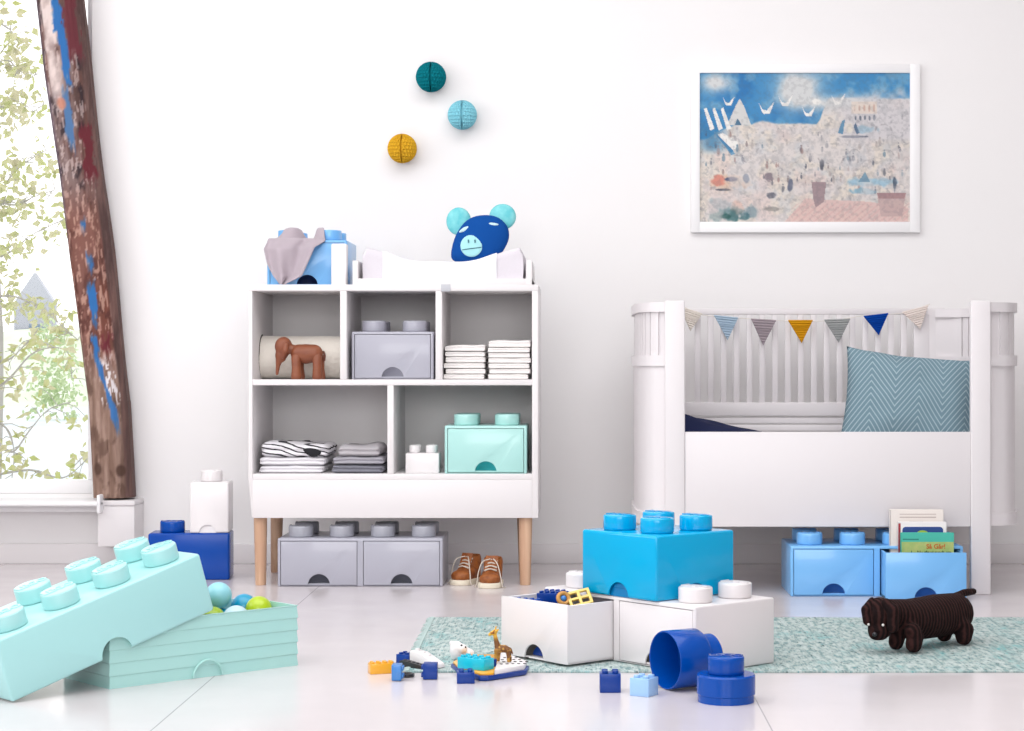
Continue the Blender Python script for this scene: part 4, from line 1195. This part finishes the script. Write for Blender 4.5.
for side in (-1, 1):
    bm = BM(); curved(bm, side, -.022, -.004, zr1-.01, zm1+.005, 0, 40); obj('end_panel', bm, M_bed, bed, True, 50)
    for z0, z1, nm in ((zg0, zr1, 'bottom_rail'), (zm1, zm2, 'middle_rail'), (ztr0, ztr, 'top_rail')):
        bm = BM(); curved(bm, side, -.026, .003, z0, z1); obj(nm, bm, M_bed, bed, True, 50)
    bm = BM(); curved(bm, side, -.014, -.010, zm2-.004, ztr0+.004); obj('slat_liner', bm, M_bed, bed, True, 50)
    for k in range(26):
        i0 = 3+k*6; bm = BM(); curved(bm, side, -.020, -.006, zm2-.004, ztr0+.004, i0, i0+5, 160); obj('slat', bm, M_bed, bed, True, 50)
# back side
Ds = 6.22
bm = BM(); box(bm, xl1-.002, xr0+.002, D1-.022, D1-.004, Z(314.7, Ds), ztp-.002, .003); obj('top_rail', bm, M_bed, bed, True)
zbr1, zbr0 = Z(402.5, Ds), Z(416, Ds)
bm = BM(); box(bm, xl1-.002, xr0+.002, D1-.03, D1-.004, zbr0, zbr1, .003); obj('lower_rail', bm, M_bed, bed, True)
bm = BM()
for i in range(4): box(bm, xl1-.002, xr0+.002, D1-.022, D1-.004, zbr0-.003-.024*(i+1)+.002, zbr0-.003-.024*i-.001, .002)
box(bm, xl1, xr0, D1-.02, D1-.006, .24, zbr0-.10, .002)
obj('back_board', bm, M_bed, bed, True)
bm = BM(); box(bm, X(914, Ds), X(929.5, Ds), D1-.026, D1-.003, zbr1-.002, Z(314.7, Ds)+.002, .002); obj('stile', bm, M_bed, bed, True)
for k in range(18):
    pxc = 698+12.9*k
    if pxc > 913: break
    bm = BM(); box(bm, X(pxc-3, Ds), X(pxc+3, Ds), D1-.020, D1-.007, zbr1-.003, Z(314.7, Ds)+.003, .002); obj('slat', bm, M_bed, bed, True)
bm = BM(); box(bm, X(946, Ds)-.0, xr0+.0, D1-.018, D1-.010, zbr1-.003, Z(314.7, Ds), 0); bm.free()
bm = BM(); box(bm, xl1-.02, xr0+.02, D0+.022, D1-.024, .225, .243); obj('bed_base', bm, M_bed, bed, True)
bm = BM(); soft_box(bm, xl1-.01, xr0+.01, D0+.026, D1-.032, .2435, .395, .03, cuts=10); o = obj('mattress', bm, mat('mattress_white', (225, 225, 228), .9), angle=60); props(o, 'white mattress inside the child bed', 'mattress')
# blanket
def bl(u, v):
    x_ = xl1+.005+u*(X(800, 5.8)-xl1-.005); y_ = D0+.035+v*.52
    zz = .397+(.080*(1-u)+.024)*math.sin(min(1, v*2.2+.15)*PI/2)*(1-sm_(.7, 1, v)*.5)
    zz += noise.noise(Vector((x_*9, y_*7, 2)))*.018*(1-u)+.004
    return Vector((x_, y_, zz))
bm = BM(); grid(bm, 40, 30, bl); bm = with_mods(bm, [('SOLIDIFY', dict(thickness=.012, offset=1))])
o = obj('blanket', bm, mat('navy_cotton', (34, 40, 74), .9, .1), angle=60); props(o, 'navy blue blanket lying bunched at the left end of the bed', 'blanket')
# pillow
pw, ph = .435, .335
def pil(side):
    def fn(u, v):
        a, c = u*2-1, v*2-1
        pinch = 1-.07*(1-abs(a)**2) if False else 1
        ex = a*(1-.06*(1-c*c))*(1-.03*(c+1)/2); ez = c*(1-.10*(1-a*a))
        th = (max(0, 1-abs(a)**2.6)*max(0, 1-abs(c)**2.6))**.5*.075
        w_ = noise.noise(Vector((a*2.2, c*2.2, side)))*.010*min(1, th*30)
        return Vector((ex*pw/2, side*th+w_, ez*ph/2))
    return fn
bm = BM(); grid(bm, 48, 36, pil(-1)); grid(bm, 48, 36, pil(1)); bmesh.ops.remove_doubles(bm, verts=bm.verts, dist=1e-4)
o = obj('pillow', bm, M_pillow, angle=80); o.location = at(912, 398, 5.84); o.location.z = .552; o.rotation_euler = (math.radians(-22), math.radians(6.0), math.radians(-3))
props(o, 'grey-blue herringbone pillow leaning in the right end of the bed', 'pillow')
# bunting
Dq = 6.205
bun = thing('bunting', 'knitted bunting with seven small pennants hanging along the back of the bed', 'bunting', (X(805, Dq), Dq, Z(330, Dq)))
bm = BM(); sp = spline([at(p_, q_, Dq) for p_, q_ in ((683, 306), (700, 314.5), (740, 318), (763, 319.5), (800, 321.5), (836, 320), (868, 315), (903, 313), (930, 304))], 6)
tube(bm, sp, .0016, 6); obj('string', bm, mat('cotton_string', (226, 220, 214), .9), bun, True)
pens = [((679, 306), (702, 314), (690.5, 331), (222, 214, 206)), ((714, 315.5), (738, 318), (727.5, 340), (166, 186, 204)), ((751, 319), (776, 320.5), (763, 345.5), (160, 148, 154)),
        ((788, 320.5), (812.5, 320.5), (801.5, 343), (206, 148, 24)), ((824, 320), (850, 319), (838.5, 342.5), (158, 160, 160)), ((863.5, 316.5), (888, 313.5), (878.5, 335), (8, 66, 158)),
        ((902, 312.5), (928, 305.5), (920, 329), (228, 216, 210))]
for i, (a, c, e, rgb) in enumerate(pens):
    bm = BM(); A, C, E = at(*a, Dq), at(*c, Dq), at(*e, Dq)
    def fn(u, v, A=A, C=C, E=E):
        p = (A.lerp(C, u)).lerp(E, v*.98); q = math.sin(u*PI)
        return p+Vector((0, -.004-.002*math.cos(v*60), .002*q*0))+Vector((math.sin(u*PI*2)*-.0012*(1-v), 0, 0))
    grid(bm, 12, 28, fn)
    bm = with_mods(bm, [('SOLIDIFY', dict(thickness=.0045, offset=0))])
    o = obj('pennant', bm, mat('pennant_%d' % i, rgb, .95, .1, bump=(1, .8, (60, 1, 400), .003)), bun, True, 60)
    o['label'] = ['cream', 'light blue', 'taupe', 'mustard yellow', 'grey', 'royal blue', 'pale cream'][i]+' knitted pennant'
# books in the drawer
def book(label, pxl, pxr, pytop, D, th, cm, lean, decor, spine=None):
    x0, x1 = X(pxl, D), X(pxr, D); h = Z(pytop, D)-.011
    t = thing('book', label, 'book', (x0, D, .0105), 0, rot=(-lean, 0, 0))
    w = x1-x0
    bm = BM(); box(bm, 0, w, 0, .0022, 0, h, .0006, 1); box(bm, 0, w, th-.0022, th, 0, h, .0006, 1); box(bm, 0, .0022, 0, th, 0, h, .0006, 1)
    obj('cover', bm, spine or cm, t) if spine else obj('cover', bm, cm, t)
    bm = BM(); box(bm, .002, w-.003, .0021, th-.0021, .002, h-.003); obj('pages', bm, mat('paper', (240, 236, 228), .8), t)
    decor(t, w, h)
    return t
def flat(parent, name, x0, x1, z0, z1, m, y=-.0004, bev=0):
    bm = BM(); prism(bm, [(x0, z0), (x1, z0), (x1, z1), (x0, z1)], y, 0.0, 'XZ')
    return obj(name, bm, m, parent)
RX = Matrix.Rotation(PI/2, 4, 'X')
def txt(parent, name, s, size, x_, z_, m, off=.0):
    b = text_bm(s, size, .0002, Matrix.Translation((x_, -.0009, z_)) @ RX, 3, 1.0, off)
    return obj(name, b, m, parent)
M_cream = mat('cream_cover', (234, 226, 220), .5); M_bkred = mat('dark_red', (160, 40, 52), .5)
def dec_a(t, w, h):
    m_ = mat('print_grey', (168, 146, 146), .6)
    flat(t, 'cover_lines', w*.18, w*.86, h-.0135, h-.0120, m_); flat(t, 'cover_lines', w*.18, w*.86, h-.0225, h-.0205, m_)
    flat(t, 'cover_title', w*.36, w*.62, h-.0385, h-.0335, mat('print_dark', (186, 180, 180), .6))
def dec_b(t, w, h):
    bm = BM(); pts = [(w*.08, h*.3), (w*.93, h*.3)]
    for i in range(7): a = i*PI/12; pts.append((w*.93-.01+.01*math.cos(a), h-.014-.01+.01*math.sin(a)))
    for i in range(7): a = PI/2+i*PI/12; pts.append((w*.08+.01+.01*math.cos(a), h-.014-.01+.01*math.sin(a)))
    prism(bm, pts, -.0004, 0, 'XZ'); obj('cover_picture', bm, mat('cover_blue', (36, 70, 140), .5), t)
    bm = BM(); prism(bm, [(w*.5+.018*math.cos(i*PI/12), h-.036+.012*math.sin(i*PI/12)) for i in range(13)], -.0008, -.0004, 'XZ'); obj('cover_sun', bm, mat('lime_print', (168, 200, 70), .5), t)
    bm = BM(); box(bm, -.0006, .006, -.0006, .0006, h*.35, h-.004, .0002, 1); obj('spine_band', bm, M_bkred, t)
def dec_c(t, w, h):
    flat(t, 'cover_panel', w*.02, w*.995, 0.0, h-.0265, mat('leaf_green_print', (164, 190, 112), .5, var=((186, 196, 120), 50)))
    txt(t, 'cover_title', 'Så Går!', .0185, w*.66, h-.040, mat('print_orange', (206, 96, 34), .5), .0004)
    txt(t, 'cover_subtitle', 'Nu går vi rundt om', .0125, w*.63, h-.0565, mat('print_green', (38, 66, 44), .5), .0003)
    flat(t, 'cover_author', w*.04, w*.34, h-.0205, h-.0175, mat('print_teal', (34, 126, 114), .5))
    bm = BM(); prism(bm, [(w*.16+a*.001, h-.075+c*.001) for a, c in ((0, 0), (4, 14), (7, 26), (9, 16), (13, 6), (12, 0))], -.0009, -.0004, 'XZ')
    prism(bm, [(w*.27+a*.001, h-.075+c*.001) for a, c in ((0, 0), (2, 8), (5, 12), (6, 4), (8, 0))], -.0009, -.0004, 'XZ')
    obj('cover_figures', bm, mat('print_figure', (30, 96, 74), .5), t)
book('tall cream book with two thin lines on its cover, rearmost in the light blue drawer', 890, 943.5, 509.6, 5.503, .019, M_cream, .0, dec_a)
book('white book with a blue cover picture, middle one in the light blue drawer', 898.5, 946.5, 521.8, 5.478, .014, mat('white_cover', (240, 236, 236), .45), .0, dec_b)
book('green and teal picture book with orange title, front one in the light blue drawer', 900.5, 954, 532.5, 5.455, .010, mat('teal_cover', (70, 186, 166), .45), .0, dec_c)
# ================================================================ RUG
RX0, RX1, RY0, RY1 = -.372, 1.75, 4.133, 5.02
def rug_fn(s):
    def fn(u, v):
        x_ = RX0+u*(RX1-RX0); y_ = RY0+v*(RY1-RY0)
        if v < .02 or v > .98: y_ += noise.noise(Vector((x_*6, v*3, 1)))*.006
        if u < .01: x_ += noise.noise(Vector((0, y_*30, 5)))*.010-.02*v
        zz = RT-.001+.0007*noise.noise(Vector((x_*60, y_*10, 0))) if s else .0005
        if u < .03: zz += .0012*abs(noise.noise(Vector((x_*10, y_*25, 0))))
        return Vector((x_, y_, zz))
    return fn
bm = BM(); a = grid(bm, 420, 60, rug_fn(1)); c = grid(bm, 420, 60, rug_fn(0))
for i in range(419):
    bm.faces.new((a[0][i], a[0][i+1], c[0][i+1], c[0][i])); bm.faces.new((a[-1][i+1], a[-1][i], c[-1][i], c[-1][i+1]))
for j in range(59): bm.faces.new((a[j+1][0], a[j][0], c[j][0], c[j+1][0])); bm.faces.new((a[j][-1], a[j+1][-1], c[j+1][-1], c[j][-1]))
rug = thing('woven_rug', 'woven rag rug in mottled aqua, white and grey, on the floor', 'rug', ((RX0+RX1)/2, (RY0+RY1)/2, 0))
obj('rug_weave', bm, M_rug, rug, True, 80)
random.seed(9); bm = BM()
for i in range(150):
    y_ = RY0+.005+(RY1-RY0-.01)*i/150; x_ = RX0-.01*(y_-RY0)/.9
    l = random.uniform(.005, .016); dy = random.uniform(-.012, .012)
    tube(bm, [(x_+.006, y_, .005), (x_-l*.5, y_+dy*.5, .0042), (x_-l, y_+dy, .0022)], [.0016, .0015, .001], 5)
o = obj('fringe', bm, mat('fringe_cotton', (170, 188, 186), .9), rug, True); o['kind'] = 'stuff'
# ================================================================ TOY DOG
dog = thing('toy_dog', 'dark brown knitted toy dog standing on the rug', 'toy dog', (.84, 4.50, RT))
bm = BM()
Pf, Ph = Vector((.776, 4.452, .072)), Vector((.905, 4.562, .075))
limb(bm, [Pf+Vector((-.008, -.006, .006)), Pf.lerp(Ph, .3), Pf.lerp(Ph, .62), Ph], [.044, .0500, .0515, .048], 20)
for (px, py, bx_, by_, r) in ((915, 652.3, 913, 632, .0205), (897.5, 649.8, 899, 630, .0195), (965, 644.3, 958, 622, .0215), (945.5, 641.6, 944, 622, .020)):
    ft = fl(px, py, RT+.001); hip = at(bx_, by_, ft.y-.0)
    limb(bm, [hip, ft+Vector((0, 0, .035)), ft+Vector((-.004, -.004, .0185))], [r*1.05, r*1.02, r*.95], 14)
hc = at(879.5, 615, 4.40)
limb(bm, [Pf+Vector((-.01, -.01, .015)), hc+Vector((.022, .010, .004))], [.036, .032], 16)
ball(bm, hc, (.034, .034, .042)); ball(bm, hc+Vector((-.002, -.008, -.034)), (.027, .028, .024)); ball(bm, hc+Vector((-.008, -.014, -.042)), (.020, .019, .015))
t0 = Ph+Vector((.008, .012, .040)); t1 = at(973.5, 591.5, 4.63)
limb(bm, [t0, t0.lerp(t1, .5)+Vector((0, 0, .002)), t1], [.0085, .0100, .0085], 12)
b = fuse(bm, .0035, 6)
m, nt, N, L, bs = new_mat('brown_knit'); g = G(nt); x, y, z = g.xyz()
# knit rows run round the body, perpendicular to its length
along = g.m('ADD', g.m('MULTIPLY', x, .765), g.m('MULTIPLY', y, .644))
wv = g.m('SINE', g.m('MULTIPLY', g.m('ADD', along, g.m('MULTIPLY', g.noise(30), .010)), 620.0))
nz = g.noise(160, (1, 1, 1), 3)
c = g.mix(g.step(g.m('ADD', wv, nz), -.2, 1.6), S(26, 15, 16), S(58, 34, 32))
L.new(c, bs.inputs['Base Color']); bs.inputs['Roughness'].default_value = .9; bs.inputs['Sheen Weight'].default_value = .0
bs.inputs['Specular IOR Level'].default_value = .15
g.bump(g.m('ADD', wv, g.m('MULTIPLY', nz, 2.0)), .6, .002)
M_dog = m
obj('body', b, M_dog, dog, True, 80)
for e0, e1, e2, r in ((at(872, 601, 4.40), at(866.5, 610, 4.385), at(867.5, 621, 4.38), .0135), (at(886, 603, 4.375), at(893.5, 611, 4.365), at(893, 627, 4.362), .0170)):
    bm = BM(); limb(bm, [e0, e1, e2], [r*.7, r, r*.85], 14); b = fuse(bm, .003, 5); obj('ear', b, M_dog, dog, True, 80)
bm = BM(); ball(bm, at(883, 625, 4.352), .0032, 12, 8); obj('eye', bm, mat('eye_glint', (225, 220, 215), .15), dog, True)  # white glint put into the colour of the whole eye
bm = BM(); ball(bm, at(868.5, 624.5, 4.364), .0030, 12, 8); obj('eye', bm, MATS['eye_glint'], dog, True)
bm = BM(); ball(bm, hc+Vector((-.016, -.032, -.040)), (.006, .005, .005), 12, 8); obj('nose', bm, P_dark, dog, True)
# ================================================================ WALL DECORATIONS
def honeycomb(label, px, py, r_px, rgb, spin):
    D = WALL-.0495; R = r_px*D/FL
    t = thing('paper_ball', label, 'paper ball', at(px, py, D), spin)
    nc, nr = 26, 13
    def fn(u, v):
        th = u*2*PI; ph_ = (v-.5)*PI*.998
        row = v*nr; k = int(row); fv = row-k-.5
        a = u*nc+(.5 if k % 2 else 0); fu = a-math.floor(a)-.5
        cosl = max(.15, math.cos(ph_))
        d = max(abs(fu)*2, abs(fv)*1.9)
        dim = .10*(1-sm_(.55, .98, d))
        rr = R*(1-dim)
        g_ = (u*1.0) % .5; g_ = min(g_, .5-g_)
        if g_ < .011: rr = R*.70
        elif g_ < .018: rr = R*.93
        return Vector((rr*math.cos(ph_)*math.cos(th), rr*math.cos(ph_)*math.sin(th), rr*math.sin(ph_)))
    bm = BM(); grid(bm, 416, 118, fn, True)
    obj('paper_honeycomb', bm, mat(label.split()[0]+'_paper', rgb, .8, .15), t, angle=50)
honeycomb('teal green honeycomb paper ball on the wall, highest of the three', 431, 77, 15.2, (0, 122, 134), -PI/2)
honeycomb('pale aqua honeycomb paper ball on the wall, rightmost of the three', 462.3, 115, 14.7, (140, 206, 220), -PI/2)
honeycomb('mustard yellow honeycomb paper ball on the wall, lowest of the three', 402.2, 148.5, 14.7, (218, 172, 44), -PI/2)
# framed picture
Df = WALL-.018; fs = FL/Df
pic = thing('framed_picture', 'framed blue and sand coloured watercolour picture in a thin white frame above the bed', 'picture', (X(806, Df), WALL-.01, Z(148, Df)))
x0, x1, z0, z1 = X(691, Df), X(920, Df), Z(232.5, Df), Z(64, Df)
i0, i1, j0, j1 = X(699.8, Df), X(910, Df), Z(221.8, Df), Z(73, Df)
bm = BM(); box(bm, x0, i0, Df-.004, WALL-.0005, z0, z1, .002); box(bm, i1, x1, Df-.004, WALL-.0005, z0, z1, .002)
box(bm, i0-.001, i1+.001, Df-.004, WALL-.0005, z0, j0, .002); box(bm, i0-.001, i1+.001, Df-.004, WALL-.0005, j1, z1, .002)
obj('frame', bm, M_frame, pic, True)
PW, PH = 330, 234
rng = np.random.RandomState(3)
def vnoise(fx, fy, seed):
    r = np.random.RandomState(seed); gy, gx = int(fy)+3, int(fx)+3; gr = r.rand(gy, gx)
    yy = np.linspace(0, fy, PH)[:, None]; xx = np.linspace(0, fx, PW)[None, :]
    iy, ix = yy.astype(int), xx.astype(int); ty, tx = yy-iy, xx-ix
    ty, tx = ty*ty*(3-2*ty), tx*tx*(3-2*tx)
    a = gr[iy, ix]*(1-tx)+gr[iy, ix+1]*tx; b = gr[iy+1, ix]*(1-tx)+gr[iy+1, ix+1]*tx
    return a*(1-ty)+b*ty
def fbm(f, seed, asp=1.4): return sum(vnoise(f*asp*2**k, f*2**k, seed+k)/2**k for k in range(4))/1.875
img = np.zeros((PH, PW, 3)); yy, xx = np.mgrid[0:PH, 0:PW]; U, V = xx/PW, yy/PH
def ss(a, b, x): t = np.clip((x-a)/(b-a), 0, 1); return t*t*(3-2*t)
def lay(mask, col):
    global img
    img = img*(1-mask[..., None])+np.array(col)[None, None, :]*mask[..., None]
n1, n2, n3 = fbm(4, 1), fbm(9, 20), fbm(26, 40)
img[:] = (214, 207, 204)
lay(ss(.45, .62, n2)*.5, (226, 214, 196)); lay(ss(.5, .7, fbm(12, 60))*.45, (196, 200, 206)); lay(ss(.55, .75, fbm(7, 70))*.4, (222, 196, 190))
hz = .33+.05*(n2-.5)+.16*ss(.55, .62, U)*-1+.12*ss(0.2, .0, U)*1
sky = 1-ss(-.008, .012, V-hz)
lay(sky, (60, 134, 186)); lay(sky*ss(.42, .6, n1)*.8, (30, 108, 172)); lay(sky*ss(.52, .68, n2)*.6, (120, 168, 196))
cl = np.exp(-(((U-.47)/.10)**2+((V-.10)/.14)**2))+np.exp(-(((U-.07)/.07)**2+((V-.07)/.06)**2))+.9*np.exp(-(((U-.72)/.22)**2+((V-.20)/.05)**2))
lay(np.clip(cl*1.3*(.5+n2), 0, 1)*ss(.45, .3, V), (206, 208, 208))
lay(np.clip(ss(.60, .75, U)*ss(.10, .25, V+.2*(n2-.5)), 0, 1)*(1-ss(.42, .5, V)), (206, 202, 204))
lay(ss(.10, .0, np.abs(U-.06-.0*V))*ss(.3, .38, V)*(1-ss(.48, .56, V))*.8, (52, 122, 168))
def poly(pts, col, al=1.0):
    m = np.zeros((PH, PW), bool); n = len(pts)
    for i in range(n):
        (ax_, ay_), (bx_, by_) = pts[i], pts[(i+1) % n]
        if ay_ == by_: continue
        c_ = ((ay_ > V) != (by_ > V)) & (U < (bx_-ax_)*(V-ay_)/(by_-ay_)+ax_)
        m ^= c_
    lay(m*al, col)
def ell(cx, cy, rx, ry, col, al=1.0):
    lay((1-ss(.7, 1.15, np.sqrt(((U-cx)/rx)**2+((V-cy)/ry)**2)+(n3-.5)*1.3))*al*(.45+.75*ss(.35, .6, n2)), col)
Wc = (232, 230, 226)
poly([(.13, .35), (.17, .22), (.19, .17), (.21, .22), (.245, .35)], (206, 206, 204)); poly([(.165, .35), (.18, .30), (.20, .35)], (70, 110, 140))
for bx_, by_, s in ((.14, .20, .030), (.32, .25, .040), (.41, .20, .036), (.52, .27, .034), (.66, .19, .036)):
    poly([(bx_-s, by_-s*1.3), (bx_-s*.55, by_-s*.2), (bx_-s*.05, by_+s*.0), (bx_, by_-s*.1), (bx_+s*.5, by_-s*.9), (bx_+s*.85, by_-s*1.5), (bx_+s*.5, by_-.1*s), (bx_+s*.3, by_+s*.5), (bx_-s*.4, by_+s*.6), (bx_-s*.6, by_+.3*s)], Wc)
for bx_ in (.02, .06, .10): poly([(bx_, .24), (bx_+.012, .23), (bx_+.05, .37), (bx_+.03, .385)], Wc)
ell(.55, .19, .022, .018, Wc)
poly([(.085, .41), (.11, .40), (.18, .46), (.175, .505), (.15, .51)], Wc); poly([(.08, .42), (.09, .42), (.16, .52), (.15, .535)], (56, 122, 168)); poly([(.06, .38), (.085, .41), (.17, .54), (.15, .55)], (70, 134, 178), .7)
lay(ss(.5, .66, n3)*(1-sky)*.14, (130, 134, 140)); lay(ss(.62, .72, fbm(40, 91))*(1-sky)*.25*ss(.40, .5, n2), (96, 98, 108))
# little scattered generic figures, carts, trees
for k in range(90):
    fx_, fy_ = rng.uniform(.03, .97), rng.uniform(.40, .80); s = rng.uniform(.004, .010)
    col = [(88, 92, 106), (120, 108, 112), (150, 120, 116), (96, 126, 146), (170, 160, 156), (66, 74, 92)][rng.randint(6)]
    ell(fx_, fy_, s*.8, s*2.4, col, .55); ell(fx_, fy_-s*3, s*.5, s*.7, col, .6)
for k in range(20):
    fx_, fy_ = rng.uniform(.04, .96), rng.uniform(.38, .78); s = rng.uniform(.02, .04)
    d_ = np.abs(np.sqrt(((U-fx_)/s)**2+((V-fy_)/(s*1.1))**2)-1); lay((d_ < .10)*(V < fy_)*.26*ss(.4, .55, n3), (118, 112, 118))
poly([(.655, .40), (.675, .32), (.69, .31), (.68, .41)], (70, 126, 164), .8); poly([(.74, .33), (.76, .40), (.745, .41), (.73, .36)], (60, 90, 124), .8); ell(.71, .37, .022, .04, (214, 208, 200)); ell(.79, .375, .05, .03, (150, 182, 200), .6); ell(.73, .425, .055, .010, (70, 78, 100), .9)
for k in range(5): ell(.74+k*.022, .30, .006, .018, (104, 112, 126), .8)
poly([(.72, .19), (.84, .19), (.84, .27), (.72, .27)], (220, 206, 194), .8)
for k in range(5): ell(.735+k*.023, .235, .005, .02, (196, 164, 150), .7)
ell(.82, .73, .12, .030, (160, 190, 206), .85); ell(.78, .79, .06, .022, (140, 178, 196), .8); poly([(.75, .73), (.785, .66), (.81, .73)], (110, 146, 168), .9)
ell(.13, .73, .09, .055, (214, 176, 150), .6); ell(.09, .72, .03, .04, (208, 130, 116), .7); ell(.15, .71, .03, .018, (60, 74, 110), .8); ell(.22, .70, .015, .03, (60, 84, 120), .8); ell(.11, .78, .04, .008, (80, 84, 96), .8)
ell(.34, .82, .022, .02, (66, 72, 88), .8); ell(.43, .75, .012, .05, (84, 92, 116), .7); ell(.58, .61, .012, .045, (84, 86, 98), .8); ell(.33, .69, .025, .03, (112, 100, 112), .6)
poly([(.40, 1.0), (.50, .84), (.80, .86), (.99, .90), (.99, 1.0)], (216, 184, 178), .8)
lay((np.sin((U*1.2+V)*150) > .6)*ss(.86, .88, V)*ss(.42, .46, U)*.3, (200, 150, 150))
poly([(.53, .73), (.60, .73), (.59, .86), (.55, .90), (.54, .85)], (158, 138, 142)); poly([(.84, .80), (.98, .80), (.96, .96), (.86, .96)], (192, 166, 164), .9); poly([(.84, .80), (.98, .80), (.97, .84), (.85, .84)], (166, 134, 136)); ell(.925, .75, .010, .045, (78, 92, 110), .9)
ell(.18, .90, .03, .05, (206, 140, 110), .6); ell(.10, .88, .05, .05, (120, 146, 158), .6); ell(.13, .95, .08, .05, (70, 112, 116), .8); ell(.25, .93, .04, .05, (110, 136, 148), .6); ell(.12, .96, .03, .02, (34, 84, 80), .7); ell(.21, .96, .03, .03, (50, 100, 110), .6)
ell(.34, .91, .05, .012, (128, 126, 122), .5)
lay((ss(.5, .6, fbm(60, 130))*.12), (90, 90, 100))
bm = BM(); grid(bm, PW, PH, lambda u, v: Vector((i0+(i1-i0)*u, Df+.004, j1+(j0-j1)*v)))
me = mesh_of(bm, 'picture', attr_mat('watercolour', .6), 38, fix=False)
li = np.where(img/255 <= .04045, img/255/12.92, ((np.clip(img, 0, 255)/255+.055)/1.055)**2.4)
ca = me.color_attributes.new('Col', 'FLOAT_COLOR', 'POINT'); ca.data.foreach_set('color', np.concatenate([li.reshape(-1, 3), np.ones((PW*PH, 1))], 1).astype(np.float32).ravel())
link('picture', me, pic, True)
bm = BM(); box(bm, i0-.002, i1+.002, Df+.005, WALL-.001, j0-.002, j1+.002); obj('backing', bm, M_frame, pic, True)
# ================================================================ LIGHT / WORLD / CAMERA
w = bpy.data.worlds.new('world'); SC.world = w; w.use_nodes = True
bg = w.node_tree.nodes['Background']; bg.inputs[0].default_value = (.985, .99, 1.0, 1); bg.inputs[1].default_value = 1.7
def area(name, loc, rot, sx, sy, power, col=(1, 1, 1)):
    ld = bpy.data.lights.new(name, 'AREA'); ld.shape = 'RECTANGLE'; ld.size = sx; ld.size_y = sy; ld.energy = power; ld.color = col
    o = bpy.data.objects.new(name, ld); COL.objects.link(o); o.location = loc; o.rotation_euler = rot; return o
area('left_fill_area', (XL+.02, 2.7, 1.8), (0, -PI/2, 0), 1.8, 4.8, 37, (1, .985, .98))  # area light added in the unseen left opening, standing in for window light
area('front_fill_area', (-.3, YB+.02, 1.9), (PI/2, 0, 0), 4.4, 1.6, 104, (1, .985, .985))  # area light added behind the camera in an unseen opening
area('ceiling_fill_area', (-.4, 3.4, HC+.02), (0, 0, 0), 3.9, 2.9, 50, (1, .985, .98))  # area light added overhead to brighten the back wall and top faces
cam = bpy.data.cameras.new('camera'); co = bpy.data.objects.new('camera', cam); COL.objects.link(co)
co.location = (0, 0, EYE); co.rotation_euler = (PI/2, 0, 0)
cam.sensor_width = 36; cam.sensor_fit = 'HORIZONTAL'; cam.lens = FL/1024*36
cam.shift_x = -(VX-512)/1024; cam.shift_y = (VY-365.5)/1024
cam.clip_start = .05; cam.clip_end = 200
SC.camera = co
vs = SC.view_settings; vs.view_transform = 'Standard'; vs.look = 'None'; vs.gamma = 1; vs.use_curve_mapping = False; vs.exposure = 0.04
SC.cycles.use_denoising = True
SC.cycles.max_bounces = 10; SC.cycles.diffuse_bounces = 4
